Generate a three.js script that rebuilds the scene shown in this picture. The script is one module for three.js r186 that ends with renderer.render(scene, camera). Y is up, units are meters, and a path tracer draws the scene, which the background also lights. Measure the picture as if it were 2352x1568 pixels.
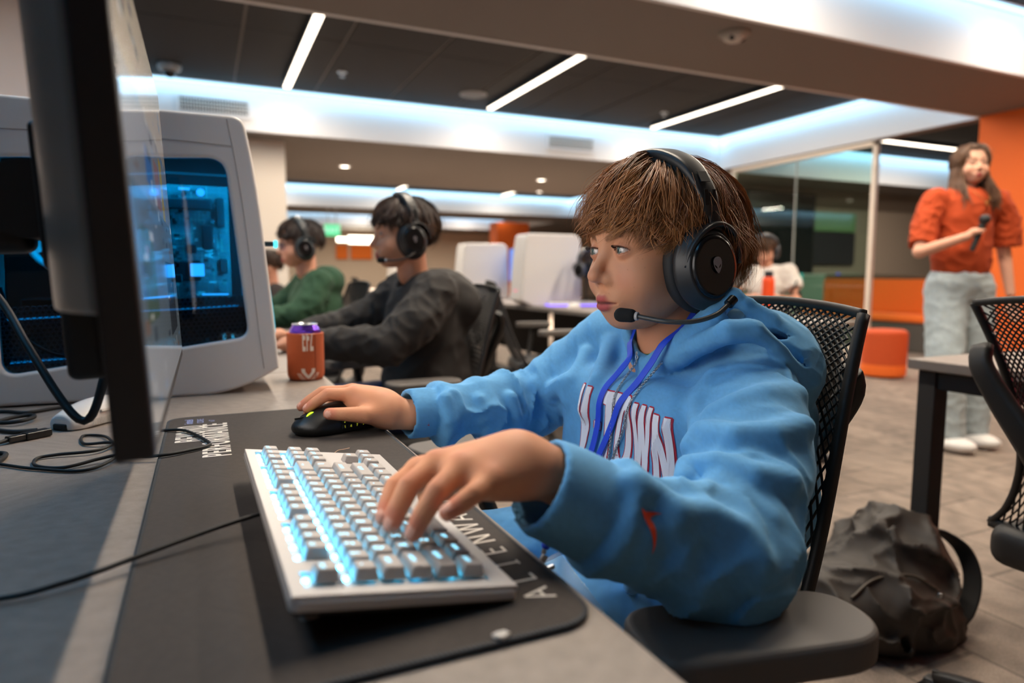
import * as THREE from 'three';
import { RoundedBoxGeometry } from 'three/addons/geometries/RoundedBoxGeometry.js';
import { mergeGeometries, mergeVertices } from 'three/addons/utils/BufferGeometryUtils.js';
import { FontLoader } from 'three/addons/loaders/FontLoader.js';
import { RectAreaLightUniformsLib } from 'three/addons/lights/RectAreaLightUniformsLib.js';
import { TessellateModifier } from 'three/addons/modifiers/TessellateModifier.js';
import { createNoise3D } from 'simplex-noise';

// ---------- camera, exposure ----------
// The room's axes: desks run along z (away = -z), the players face -x, y is up.
const scene = new THREE.Scene();
const camera = new THREE.PerspectiveCamera(53.81, 1.5, 0.05, 80);
camera.position.set(0, 0.96, 0);
camera.rotation.order = 'YXZ';
camera.rotation.set(-0.0993, -0.4277, 0.0019);
camera.focus = 0.84;
camera.userData.fStop = 3.0;
const renderer = new THREE.WebGLRenderer();
renderer.toneMapping = THREE.LinearToneMapping;
renderer.toneMappingExposure = 1.15;
renderer.shadowMap.enabled = true;
scene.background = new THREE.Color(0x000000);
RectAreaLightUniformsLib.init();
const WARM = new THREE.Color(1.0, 0.855, 0.69), COOL = new THREE.Color(0.40, 0.74, 1.0);
const STRIP = 125, COVE = 10, DOWN = 110;

// ---------- helpers ----------
let seed = 7;
const rnd = () => { seed = (seed * 1664525 + 1013904223) >>> 0; return seed / 4294967296; };
const rr = (a, b) => a + (b - a) * rnd();
const noise3 = createNoise3D(rnd);
const V = (x, y, z) => new THREE.Vector3(x, y, z);
const clamp = (x, a, b) => Math.min(b, Math.max(a, x));
const mix = (a, b, t) => a + (b - a) * t;
const sstep = (a, b, x) => { const t = clamp((x - a) / (b - a), 0, 1); return t * t * (3 - 2 * t); };
const used = {};
const numbered = (n) => { const k = used[n] = (used[n] ?? -1) + 1; return k ? n + '_' + String(k).padStart(3, '0') : n; };
function tag(o, label, category, group) { o.userData.label = label; o.userData.category = category; if (group) o.userData.group = group; return o; }
function thing(name, label, category, pos = [0, 0, 0], turn = 0, group) {
  const o = new THREE.Group(); o.name = numbered(name); o.position.set(...pos); o.rotation.y = turn; scene.add(o);
  return tag(o, label, category, group);
}
function part(name, geo, mat, parent = scene) {
  if (Array.isArray(geo)) geo = join(geo);
  const m = new THREE.Mesh(geo, mat); m.name = parent === scene ? numbered(name) : name; m.castShadow = m.receiveShadow = true; parent.add(m); return m;
}
function struct(name, geo, mat, parent = scene) { const m = part(name, geo, mat, parent); if (parent === scene) m.userData.kind = 'structure'; return m; }
function join(list) {
  return mergeGeometries(list.map((g) => { g = g.index ? g.toNonIndexed() : g; const o = new THREE.BufferGeometry(); for (const k of ['position', 'normal', 'uv']) if (g.attributes[k]) o.setAttribute(k, g.attributes[k]); else if (k === 'uv') o.setAttribute('uv', new THREE.BufferAttribute(new Float32Array(g.attributes.position.count * 2), 2)); return o; }));
}
const mv = (g, x = 0, y = 0, z = 0) => g.translate(x, y, z);
const box = (w, h, d, x = 0, y = 0, z = 0) => mv(new THREE.BoxGeometry(w, h, d), x, y, z);
const span = (x0, x1, y0, y1, z0, z1) => box(x1 - x0, y1 - y0, z1 - z0, (x0 + x1) / 2, (y0 + y1) / 2, (z0 + z1) / 2);
const rbox = (w, h, d, r, x = 0, y = 0, z = 0, seg = 3) => mv(new RoundedBoxGeometry(w, h, d, seg, r), x, y, z);
const cyl = (r0, r1, h, x = 0, y = 0, z = 0, n = 32) => mv(new THREE.CylinderGeometry(r1, r0, h, n), x, y, z);
const ball = (r, x = 0, y = 0, z = 0, n = 20) => mv(new THREE.SphereGeometry(r, n, Math.ceil(n / 2)), x, y, z);
const lathe = (pts, n = 40) => new THREE.LatheGeometry(pts.map((p) => new THREE.Vector2(p[0], p[1])), n);
const curve = (pts, closed = false, t = 'catmullrom') => new THREE.CatmullRomCurve3(pts.map((p) => V(...p)), closed, t, 0.5);
const tube = (pts, r, seg = 48, n = 8, closed = false) => new THREE.TubeGeometry(curve(pts, closed), seg, r, n, closed);
const bar = (a, b, r, r2 = r, n = 10) => { const A = V(...a), B = V(...b), d = B.clone().sub(A), g = new THREE.CylinderGeometry(r2, r, d.length(), n); g.applyQuaternion(new THREE.Quaternion().setFromUnitVectors(V(0, 1, 0), d.clone().normalize())); return mv(g, ...A.add(B).multiplyScalar(0.5).toArray()); };
// a round cross-section w x h swept along a curve, wide side held towards "up"
function ribbon(pts, w, h, up = [0, 1, 0], seg = 40, n = 14, closed = false) {
  const c = curve(pts, closed), P = [], N = [], I = [], U = V(...up), uv = [];
  const ww = (t) => (typeof w === 'function' ? w(t) : w), hh = (t) => (typeof h === 'function' ? h(t) : h);
  for (let i = 0; i <= seg; i++) {
    const t = i / seg, p = c.getPointAt(t), T = c.getTangentAt(t), u = (up === 'fn' ? null : U.clone()), s = T.clone().cross(u).normalize(), b = s.clone().cross(T).normalize();
    for (let k = 0; k < n; k++) { const a = k / n * Math.PI * 2, ca = Math.cos(a), sa = Math.sin(a), e = 0.55, cx = Math.sign(ca) * Math.abs(ca) ** e * ww(t) / 2, cy = Math.sign(sa) * Math.abs(sa) ** e * hh(t) / 2; const q = p.clone().addScaledVector(s, cx).addScaledVector(b, cy); P.push(q.x, q.y, q.z); uv.push(t, k / n); }
  }
  for (let i = 0; i < seg; i++) for (let k = 0; k < n; k++) { const a = i * n + k, b = i * n + (k + 1) % n; I.push(a, b, a + n, b, b + n, a + n); }
  if (!closed) for (const [o, f] of [[0, 1], [seg * n, 0]]) for (let k = 1; k < n - 1; k++) f ? I.push(o, o + k + 1, o + k) : I.push(o, o + k, o + k + 1);
  const g = new THREE.BufferGeometry(); g.setAttribute('position', new THREE.Float32BufferAttribute(P, 3)); g.setAttribute('uv', new THREE.Float32BufferAttribute(uv, 2)); g.setIndex(I); g.computeVertexNormals(); return g;
}
const poly = (pts) => { const s = new THREE.Shape(); pts.forEach(([x, y], i) => (i ? s.lineTo(x, y) : s.moveTo(x, y))); s.closePath(); return s; };
// polygon with rounded corners: [x, y, r]
function rpoly(pts) {
  const s = new THREE.Shape(), n = pts.length;
  pts.forEach((p, i) => { const a = pts[(i + n - 1) % n], b = pts[(i + 1) % n], r = p[2] || 0, da = Math.hypot(a[0] - p[0], a[1] - p[1]), db = Math.hypot(b[0] - p[0], b[1] - p[1]), ra = Math.min(r, da / 2), rb = Math.min(r, db / 2);
    const q0 = [p[0] + (a[0] - p[0]) / da * ra, p[1] + (a[1] - p[1]) / da * ra], q1 = [p[0] + (b[0] - p[0]) / db * rb, p[1] + (b[1] - p[1]) / db * rb];
    i ? s.lineTo(...q0) : s.moveTo(...q0); if (r) s.quadraticCurveTo(p[0], p[1], ...q1); });
  s.closePath(); return s;
}
const extrude = (shape, depth, bevel = 0, seg = 3, cs = 12) => new THREE.ExtrudeGeometry(shape, { depth, bevelEnabled: bevel > 0, bevelThickness: bevel, bevelSize: bevel, bevelSegments: seg, curveSegments: cs });
const std = (color, roughness = 0.6, extra = {}) => new THREE.MeshPhysicalMaterial({ color, roughness, ...extra });
const glow = (color, k) => new THREE.MeshStandardMaterial({ color: 0x000000, emissive: color, emissiveIntensity: k, roughness: 0.6 });
function area(color, k, w, h, pos, to) { const l = new THREE.RectAreaLight(color, k, w, h); l.position.set(...pos); l.lookAt(...to); l.name = 'area_lamp'; scene.add(l); return l; }
// computed textures
function tex(n, f, srgb = true, rep = 1, m = n) {
  const d = new Uint8Array(n * m * 4);
  for (let j = 0; j < m; j++) for (let i = 0; i < n; i++) { const c = f(i / n, j / m, i, j), o = (j * n + i) * 4; for (let k = 0; k < 3; k++) d[o + k] = clamp(Math.round((Array.isArray(c) ? c[k] : c) * 255), 0, 255); d[o + 3] = 255; }
  const t = new THREE.DataTexture(d, n, m); t.wrapS = t.wrapT = THREE.RepeatWrapping; t.magFilter = THREE.LinearFilter; t.minFilter = THREE.LinearMipmapLinearFilter; t.repeat.set(rep, rep); if (srgb) t.colorSpace = THREE.SRGBColorSpace; t.needsUpdate = true; return t;
}
const wrapN = (u, v, s, z = 0) => { const a = u * Math.PI * 2, b = v * Math.PI * 2; return noise3(Math.cos(a) * s + z, Math.sin(a) * s + Math.cos(b) * s, Math.sin(b) * s - z); };
// planar uv in metres, by the dominant face direction
function uvm(g, k = 1) { if (g.index) g = g.toNonIndexed(); g.computeVertexNormals(); const p = g.attributes.position, n = g.attributes.normal, u = new Float32Array(p.count * 2); for (let i = 0; i < p.count; i++) { const a = Math.abs(n.getX(i)), b = Math.abs(n.getY(i)), c = Math.abs(n.getZ(i)); const [s, t] = b >= a && b >= c ? [p.getX(i), p.getZ(i)] : a >= c ? [p.getZ(i), p.getY(i)] : [p.getX(i), p.getY(i)]; u[2 * i] = s * k; u[2 * i + 1] = t * k; } g.setAttribute('uv', new THREE.BufferAttribute(u, 2)); return g; }
const fontBold = await new FontLoader().loadAsync('fonts/droid/droid_sans_bold.typeface.json');
const fontReg = await new FontLoader().loadAsync('fonts/droid/droid_sans_regular.typeface.json');
function letters(text, size, font = fontBold, sx = 1) { const g = new THREE.ShapeGeometry(font.generateShapes(text, size), 5); g.computeBoundingBox(); const b = g.boundingBox; g.translate(-(b.min.x + b.max.x) / 2, -(b.min.y + b.max.y) / 2, 0); g.scale(sx, 1, 1); return g; }

// ---------- shapes as distance fields, meshed by surface nets ----------
const len = Math.hypot;
const smin = (a, b, k) => { const h = Math.max(k - Math.abs(a - b), 0) / k; return Math.min(a, b) - h * h * k * 0.25; };
const smax = (a, b, k) => -smin(-a, -b, k);
const sdBall = (x, y, z, c, r) => len(x - c[0], y - c[1], z - c[2]) - r;
const sdEll = (x, y, z, c, r) => { const a = (x - c[0]) / r[0], b = (y - c[1]) / r[1], d = (z - c[2]) / r[2], k0 = len(a, b, d), k1 = len(a / r[0], b / r[1], d / r[2]); return k1 < 1e-9 ? -Math.min(...r) : k0 * (k0 - 1) / k1; };
const sdCap = (x, y, z, a, b, r0, r1 = r0) => { const bx = b[0] - a[0], by = b[1] - a[1], bz = b[2] - a[2], px = x - a[0], py = y - a[1], pz = z - a[2], t = clamp((px * bx + py * by + pz * bz) / (bx * bx + by * by + bz * bz), 0, 1); return len(px - bx * t, py - by * t, pz - bz * t) - (r0 + (r1 - r0) * t); };
// distance to a chain of tapered capsules; points [x, y, z, r]
const sdChain = (x, y, z, pts, k = 0) => { let d = 1e9; for (let i = 0; i + 1 < pts.length; i++) { const e = sdCap(x, y, z, pts[i], pts[i + 1], pts[i][3], pts[i + 1][3]); d = k ? smin(d, e, k) : Math.min(d, e); } return d; };
function surf(f, lo, hi, h, color) {
  const n = [0, 1, 2].map((i) => Math.ceil((hi[i] - lo[i]) / h) + 2), B = 6, R = B * h * 0.95;
  const nx = n[0], ny = n[1], nz = n[2], val = new Float32Array(nx * ny * nz).fill(9), id = (i, j, k) => (k * ny + j) * nx + i;
  for (let k = 0; k < nz; k += B) for (let j = 0; j < ny; j += B) for (let i = 0; i < nx; i += B) {
    const c = f(lo[0] + (i + B / 2) * h, lo[1] + (j + B / 2) * h, lo[2] + (k + B / 2) * h);
    if (Math.abs(c) > R * 1.25 + 0.004) { const s = c > 0 ? 9 : -9; for (let c3 = k; c3 < Math.min(k + B, nz); c3++) for (let b = j; b < Math.min(j + B, ny); b++) for (let a = i; a < Math.min(i + B, nx); a++) val[id(a, b, c3)] = s; continue; }
    for (let c3 = k; c3 < Math.min(k + B, nz); c3++) for (let b = j; b < Math.min(j + B, ny); b++) for (let a = i; a < Math.min(i + B, nx); a++) val[id(a, b, c3)] = f(lo[0] + a * h, lo[1] + b * h, lo[2] + c3 * h);
  }
  const vert = new Int32Array(nx * ny * nz).fill(-1), P = [], I = [];
  const E = [[0, 1], [2, 3], [4, 5], [6, 7], [0, 2], [1, 3], [4, 6], [5, 7], [0, 4], [1, 5], [2, 6], [3, 7]];
  for (let k = 0; k < nz - 1; k++) for (let j = 0; j < ny - 1; j++) for (let i = 0; i < nx - 1; i++) {
    const o = id(i, j, k), q = [val[o], val[o + 1], val[o + nx], val[o + nx + 1], val[o + nx * ny], val[o + nx * ny + 1], val[o + nx * ny + nx], val[o + nx * ny + nx + 1]];
    let m = 0; for (let t = 0; t < 8; t++) if (q[t] < 0) m |= 1 << t; if (m === 0 || m === 255) continue;
    let x = 0, y = 0, z = 0, c = 0;
    for (const [a, b] of E) if ((q[a] < 0) !== (q[b] < 0)) { const t = q[a] / (q[a] - q[b]); x += (a & 1) + t * ((b & 1) - (a & 1)); y += (a >> 1 & 1) + t * ((b >> 1 & 1) - (a >> 1 & 1)); z += (a >> 2) + t * ((b >> 2) - (a >> 2)); c++; }
    vert[o] = P.length / 3; P.push(lo[0] + (i + x / c) * h, lo[1] + (j + y / c) * h, lo[2] + (k + z / c) * h);
  }
  const quad = (a, b, c, d, flip) => { if (a < 0 || b < 0 || c < 0 || d < 0) return; flip ? I.push(a, c, b, b, c, d) : I.push(a, b, c, b, d, c); };
  for (let k = 1; k < nz - 1; k++) for (let j = 1; j < ny - 1; j++) for (let i = 1; i < nx - 1; i++) {
    const o = id(i, j, k), s = val[o] < 0;
    if (s !== (val[o + 1] < 0)) quad(vert[o], vert[o - nx], vert[o - nx * ny], vert[o - nx - nx * ny], s);
    if (s !== (val[o + nx] < 0)) quad(vert[o], vert[o - nx * ny], vert[o - 1], vert[o - 1 - nx * ny], s);
    if (s !== (val[o + nx * ny] < 0)) quad(vert[o], vert[o - 1], vert[o - nx], vert[o - 1 - nx], s);
  }
  const g = new THREE.BufferGeometry(); g.setAttribute('position', new THREE.Float32BufferAttribute(P, 3)); g.setIndex(I); g.computeVertexNormals();
  if (color) { const C = new Float32Array(P.length), N = g.attributes.normal; for (let i = 0; i < P.length; i += 3) { const c = color(P[i], P[i + 1], P[i + 2], N.array[i], N.array[i + 1], N.array[i + 2]); C[i] = c[0]; C[i + 1] = c[1]; C[i + 2] = c[2]; } g.setAttribute('color', new THREE.BufferAttribute(C, 3)); }
  return g;
}
const lin = (hex) => { const c = new THREE.Color(hex); return [c.r, c.g, c.b]; };
const mixc = (a, b, t) => [mix(a[0], b[0], t), mix(a[1], b[1], t), mix(a[2], b[2], t)];

// ---------- the room ----------
const HS = 2.6, HC = 3.1;                       // underside of the beams, dark recessed ceiling
const grainT = tex(256, (u, v) => 0.5 + 0.5 * (0.6 * wrapN(u, v, 9) + 0.4 * wrapN(u, v, 24, 5)), false);
const carpetT = tex(1024, (u, v, i, j) => {
  const px = (u * 8) % 1, py = (v * 4 + (Math.floor(u * 8) % 2) * 0.5) % 1, seam = Math.min(px, 1 - px) < 0.02 || Math.min(py, 1 - py) < 0.012 ? 0.78 : 1, t = 0.93 + 0.1 * (((Math.floor(u * 8) * 37 + Math.floor(v * 4 + (Math.floor(u * 8) % 2) * 0.5) * 53) % 11) / 11);
  const g = (0.86 + 0.22 * rnd() + 0.09 * wrapN(u, v, 3)) * seam * t; return [0.54 * g, 0.485 * g, 0.44 * g];
});
carpetT.repeat.set(1, 1);
const M = {
  carpet: std(0xffffff, 0.95, { map: carpetT, bumpMap: grainT, bumpScale: 0.004 }),
  paint: std(0x726b67, 0.85), white: std(0xcfcfd2, 0.8), dark: std(0x242220, 0.85), darkTile: std(0x2a2725, 0.9, { bumpMap: grainT, bumpScale: 0.002 }), tbar: std(0x6d6662, 0.7),
  orange: std(0xe86a1e, 0.7), beige: std(0xcfc2b4, 0.85), black: std(0x141415, 0.5), blackM: std(0x1b1a1a, 0.75), steel: std(0xb9bcc0, 0.3, { metalness: 1 }), grey: std(0x8a8580, 0.7),
  whitePl: std(0xe4e2df, 0.45), glass: new THREE.MeshPhysicalMaterial({ color: 0xdfeee8, transmission: 1, thickness: 0, roughness: 0.02, ior: 1.5 }),
};
const carpet = uvm(span(-9, 18, -0.12, 0, -30, 4.2), 0.5);
struct('floor', carpet, M.carpet);
struct('wall_back', span(-9, 18, 0, 3.3, 4.2, 4.4), M.beige);
struct('wall_left', span(-9.2, -9, 0, 3.3, -30, 4.2), M.beige);
struct('wall_right', span(18, 18.2, 0, 3.3, -30, 4.2), M.beige);
struct('wall_far', span(-9, 18, 0, 3.3, -30.2, -30), M.beige);
struct('ceiling', span(-9, 18, HC + 0.03, HC + 0.23, -30, 4.2), M.dark);
// dropped beams that frame the recesses; each has white fascias towards the recess
function beam(n, x0, x1, z0, z1) { const b = struct('beam', span(x0, x1, HS, HC + 0.03, z0, z1), M.paint); return b; }
const ZR = [[-3.49, 0.6], [-8.5, -4.54], [-17.0, -12.5], [-23.2, -19.0]];      // recesses along z
const XL = -1.4, XR = 7.45;
beam(1, -9, 18, ZR[1][1], ZR[0][0]); beam(2, -9, 18, ZR[2][1], ZR[1][0]); beam(3, -9, 18, ZR[3][1], ZR[2][0]); beam(4, -9, 18, -30, ZR[3][0]); beam(0, -9, 18, ZR[0][1], 4.2);
beam(5, XR, XR + 0.22, ZR[1][0], ZR[1][1]); beam(6, -9, XL, ZR[1][0], ZR[1][1]); beam(7, -9, XL, ZR[0][0], ZR[0][1]); beam(8, XR, 18, ZR[0][0], ZR[0][1]); beam(9, 9.6, 18, ZR[2][0], ZR[2][1]); beam(10, 10.2, 18, ZR[3][0], ZR[3][1]); beam(11, -9, -6, ZR[2][0], ZR[2][1]);
// white plaster fascia boards, a few centimetres proud of the beams
let tn = 0;
const fascia = (x0, x1, z0, z1) => struct('trim_' + (++tn), span(x0, x1, HS - 0.004, HC + 0.02, z0, z1), M.white);
// LED cove: a glowing strip in the corner of recess ceiling and fascia, and its light
const COVEL = ['the far fascia above the front boy', 'the fascia beside the glass partition', 'the hidden side of the big beam', 'the near face of the big beam at top right', 'the unseen recess edge over the front desk, added as boosted blue fill', 'the hidden edge over the security camera', 'the fascia seen through the glass', 'the fascia above the charcoal hoodie boy', 'the short far fascia end left of the fringe', 'the farthest fascia by the exit sign'];
const coveGlow = glow(COOL, 2.2);
function cove(x0, z0, x1, z1, nx, nz, k = 1, color = COOL) {       // n points into the recess
  const L = len(x1 - x0, z1 - z0), cx = (x0 + x1) / 2, cz = (z0 + z1) / 2, alongX = Math.abs(x1 - x0) > Math.abs(z1 - z0);
  const o = thing('cove_light', 'cool light strip along ' + (COVEL.shift() ?? 'the top of a ceiling recess edge'), 'cove light', [cx, HC - 0.03, cz], 0, 'cove light strips');
  part('diffuser', alongX ? box(L, 0.03, 0.03, 0, 0, nz * 0.03) : box(0.03, 0.03, L, nx * 0.03, 0, 0), color === COOL ? coveGlow : glow(color, 2.2), o);
  part('channel', alongX ? box(L, 0.012, 0.07, 0, 0.022, nz * 0.035) : box(0.07, 0.012, L, nx * 0.035, 0.022, 0), M.white, o);
  const l = area(color, COVE * k, alongX ? L : 0.07, alongX ? 0.07 : L, [cx + nx * 0.11, HC - 0.05, cz + nz * 0.11], [cx - nx * 0.13, HC - 0.40, cz - nz * 0.13]);
  if (!alongX) { l.width = L; l.height = 0.07; l.up.set(0, 1, 0); l.lookAt(cx - nx * 0.13, HC - 0.40, cz); }
}
fascia(XL, XR, ZR[1][0] - 0.02, ZR[1][0] + 0.02); cove(XL, ZR[1][0] + 0.02, XR, ZR[1][0] + 0.02, 0, 1);
fascia(XR - 0.02, XR + 0.02, ZR[1][0] + 0.02, ZR[1][1] - 0.02); cove(XR - 0.02, ZR[1][0] + 0.06, XR - 0.02, ZR[1][1] - 0.06, -1, 0);
fascia(XL, XR, ZR[1][1] - 0.02, ZR[1][1] + 0.02); cove(XL, ZR[1][1] - 0.02, XR, ZR[1][1] - 0.02, 0, -1);
fascia(XL, XR, ZR[0][0] - 0.02, ZR[0][0] + 0.02); cove(XL, ZR[0][0] + 0.02, XR, ZR[0][0] + 0.02, 0, 1);
fascia(XL - 0.02, XL + 0.02, ZR[0][0] + 0.02, ZR[0][1]); cove(XL + 0.02, ZR[0][0] + 0.06, XL + 0.02, ZR[0][1], 1, 0, 4, new THREE.Color(0.12, 0.54, 1.0));  // unseen strip, made stronger and bluer to fill the desk behind the monitor
fascia(XL - 0.02, XL + 0.02, ZR[1][0] + 0.02, ZR[1][1] - 0.02); cove(XL + 0.02, ZR[1][0] + 0.06, XL + 0.02, ZR[1][1] - 0.06, 1, 0);
fascia(XR + 0.22, 18, ZR[1][0] - 0.02, ZR[1][0] + 0.02); cove(XR + 0.26, ZR[1][0] + 0.02, 18, ZR[1][0] + 0.02, 0, 1);
fascia(-6, 9.6, ZR[2][0] - 0.02, ZR[2][0] + 0.02); cove(-6, ZR[2][0] + 0.02, 9.6, ZR[2][0] + 0.02, 0, 1);
fascia(9.58, 9.62, ZR[2][0] + 0.02, ZR[2][1]); cove(9.58, ZR[2][0] + 0.06, 9.58, ZR[2][1], -1, 0);
fascia(-6, 10.2, ZR[3][0] - 0.02, ZR[3][0] + 0.02); cove(-6, ZR[3][0] + 0.02, 10.2, ZR[3][0] + 0.02, 0, 1);
// dark acoustic panels of the recess ceilings, laid on a grid with open joints
function panels(x0, x1, z0, z1, sx, sz) {
  const nx = Math.round((x1 - x0) / sx), nz = Math.round((z1 - z0) / sz), wx = (x1 - x0) / nx, wz = (z1 - z0) / nz, g = box(wx - 0.025, 0.03, wz - 0.012), f = struct('ceiling_grid', span(x0, x1, HC + 0.006, HC + 0.028, z0, z1), M.tbar);
  for (let i = 0; i < nx; i++) for (let j = 0; j < nz; j++) { const p = part('ceiling_panel', g, M.darkTile, f); p.position.set(x0 + (i + 0.5) * wx, HC - 0.004 + 0.015, z0 + (j + 0.5) * wz); }
}
panels(XL + 0.04, XR - 0.04, ZR[1][0] + 0.03, ZR[1][1] - 0.03, 0.84, 1.95); panels(XL + 0.04, XR - 0.04, ZR[0][0] + 0.03, ZR[0][1], 0.84, 1.95); panels(XR + 0.26, 18, ZR[1][0] + 0.03, ZR[1][1], 1.2, 1.95);
// linear pendant lights
const warmGlow = glow(WARM, 5);
function strip(x0, z0, x1, z1, label, k = 1) {
  const L = len(x1 - x0, z1 - z0), alongX = Math.abs(x1 - x0) > Math.abs(z1 - z0), o = thing('linear_light', label, 'ceiling light', [(x0 + x1) / 2, HC - 0.07, (z0 + z1) / 2], alongX ? Math.PI / 2 : 0, 'linear ceiling lights');
  part('housing', rbox(0.085, 0.06, L + 0.03, 0.01, 0, 0.025, 0), M.black, o);
  part('diffuser', rbox(0.075, 0.025, L, 0.008, 0, -0.008, 0), warmGlow, o);
  const a = area(WARM, STRIP * k, 0.075, L, [(x0 + x1) / 2, HC - 0.095, (z0 + z1) / 2], [(x0 + x1) / 2, 0, (z0 + z1) / 2]);
  a.rotation.set(-Math.PI / 2, 0, alongX ? Math.PI / 2 : 0);
}
strip(0.92, -8.05, 0.92, -4.95, 'warm linear light in the dark ceiling nearest the security camera'); strip(3.34, -8.0, 3.34, -4.95, 'warm linear light in the dark ceiling, middle of the three in a row'); strip(5.85, -8.05, 5.85, -4.95, 'warm linear light in the dark ceiling beside the glass partition');
strip(0.95, -3.1, 0.95, -0.9, 'warm linear light over the front desk, above the frame', 1.2); strip(3.34, -3.1, 3.34, -0.9, 'warm linear light over the aisle behind the front chair, above the frame', 1.3); strip(5.85, -3.1, 5.85, -0.9, 'warm linear light beside the orange wall, above the frame');
strip(9.6, -7.3, 12.4, -7.3, 'warm linear light beyond the glass partition above the standing woman');
// downlights in the wide beam
function downlight(x, z, r, label, k = 1) {
  const o = thing('downlight', label, 'downlight', [x, HS, z], 0, 'round recessed downlights');
  part('trim_ring', lathe([[r * 0.8, 0.002], [r * 0.82, -0.012], [r, -0.012], [r * 1.12, -0.004], [r * 1.14, 0.002]], 28), M.white, o);
  part('lens', cyl(r * 0.8, r * 0.8, 0.006, 0, -0.004, 0, 28), glow(WARM, 9), o);
  const s = new THREE.SpotLight(WARM, DOWN * k, 0, 0.95, 0.5, 2); s.position.set(x, HS - 0.02, z); s.target.position.set(x, 0, z); s.shadow.radius = r * 50; s.castShadow = true; scene.add(s, s.target);
}
downlight(2.02, -10.6, 0.085, 'downlight in the wide beam above the dark-haired boy in the charcoal hoodie'); downlight(5.41, -10.65, 0.085, 'downlight in the wide beam left of the front boy\'s fringe'); downlight(6.13, -12.15, 0.06, 'small dim downlight at the far edge of the wide beam'); downlight(10.36, -10.8, 0.085, 'downlight seen through the glass just behind the front boy\'s hair'); downlight(13.46, -11.1, 0.085, 'downlight seen through the glass left of the partition post'); downlight(14.35, -10.8, 0.085, 'downlight seen right of the partition post');
downlight(-1.15, -3.65, 0.085, 'downlight added to brighten the white column, unseen above the frame', 0.35);  // added fill: an unseen lamp that lifts the pillar face
// air grilles on the fascia
function vent(x, y, z, label) {
  const o = thing('air_vent', label, 'air vent', [x, y, z], 0, 'air vents on the fascia');
  part('vent_frame', [box(0.78, 0.035, 0.02, 0, 0.092, 0), box(0.78, 0.035, 0.02, 0, -0.092, 0), box(0.035, 0.15, 0.02, -0.372, 0, 0), box(0.035, 0.15, 0.02, 0.372, 0, 0)], M.white, o);
  part('vent_back', box(0.71, 0.15, 0.004, 0, 0, -0.004), std(0x2e363c, 0.8), o);
  const g = box(0.006, 0.15, 0.014), hgeo = box(0.71, 0.006, 0.010);
  for (let i = 0; i < 24; i++) part('slat', g, M.whitePl, o).position.set(-0.34 + i * 0.0296, 0, 0.004);
  for (let i = -1; i < 2; i++) part('slat', hgeo, M.whitePl, o).position.set(0, i * 0.036, 0.008);
}
vent(0.18, 2.835, -8.47, 'white air grille on the cove fascia below the security camera'); vent(4.77, 2.795, -8.47, 'white air grille on the cove fascia above the front boy\'s head');
// ceiling fittings
{ const o = thing('security_camera', 'small white dome camera on the dark ceiling', 'camera', [-0.24, HC - 0.004, -7.95]); part('mount', lathe([[0, 0], [0.11, 0], [0.115, -0.03], [0.10, -0.06], [0.075, -0.075], [0, -0.08]]), std(0x9aa0a4, 0.5), o); part('dome', mv(new THREE.SphereGeometry(0.062, 24, 12, 0, 7, Math.PI / 2, Math.PI / 2), 0, -0.075, 0), std(0x0b0b0c, 0.1), o); }
{ const o = thing('occupancy_sensor', 'round white sensor with two eyes under the big ceiling beam', 'sensor', [3.36, HS, -3.72]); part('rim', lathe([[0, 0], [0.105, 0], [0.105, -0.012], [0.085, -0.02], [0, -0.02]]), M.grey, o); part('dome', lathe([[0.075, -0.018], [0.07, -0.04], [0.045, -0.055], [0, -0.058]]), std(0xb3aca6, 0.5), o); part('lens', ball(0.02, -0.045, -0.04, 0.03), M.blackM, o); part('lens', ball(0.02, 0.045, -0.04, 0.03), M.blackM, o); }
for (const [x, z, l] of [[1.42, -7.48, 'small chrome sprinkler on the dark ceiling between two linear lights'], [5.63, -7.5, 'small chrome sprinkler on the dark ceiling beside the light near the glass']]) { const o = thing('sprinkler', l, 'sprinkler', [x, HC - 0.004, z]); part('plate', lathe([[0, 0], [0.045, 0], [0.05, -0.006], [0.02, -0.014], [0, -0.014]]), M.steel, o); part('deflector', lathe([[0, -0.012], [0.01, -0.02], [0.008, -0.045], [0.028, -0.05], [0, -0.053]]), M.steel, o); }
{ const o = thing('ceiling_speaker', 'flat round white speaker on the dark ceiling left of the middle linear light', 'speaker', [3.0, HC - 0.004, -7.7]); part('rim', lathe([[0, 0], [0.16, 0], [0.165, -0.01], [0.15, -0.018], [0, -0.018]]), std(0x8d8d90, 0.6), o); part('grille', lathe([[0, -0.022], [0.135, -0.019], [0.14, -0.012]]), std(0x77777a, 0.8), o); }
// pillar behind the monitor, orange wall, far columns
struct('column_white', span(-3.0, -0.70, 0, HS, -5.0, -4.5), std(0xe6deda, 0.8));
struct('wall_orange', span(7.4, 7.9, 0, HS + 0.01, -4.52, 2.5), M.orange);
struct('column_far', span(0.35, 0.98, 0, HS, -9.6, -9.0), std(0xe6ddd2, 0.8));
struct('column_orange', span(8.5, 9.62, 0, HS + 0.01, -20.4, -19.8), M.orange);
// far rooms: grey-beige screen walls with lit openings
struct('wall_partition', span(-3, 17, 0, HS, -25.6, -25.4), std(0xcbbba8, 0.85));

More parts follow.
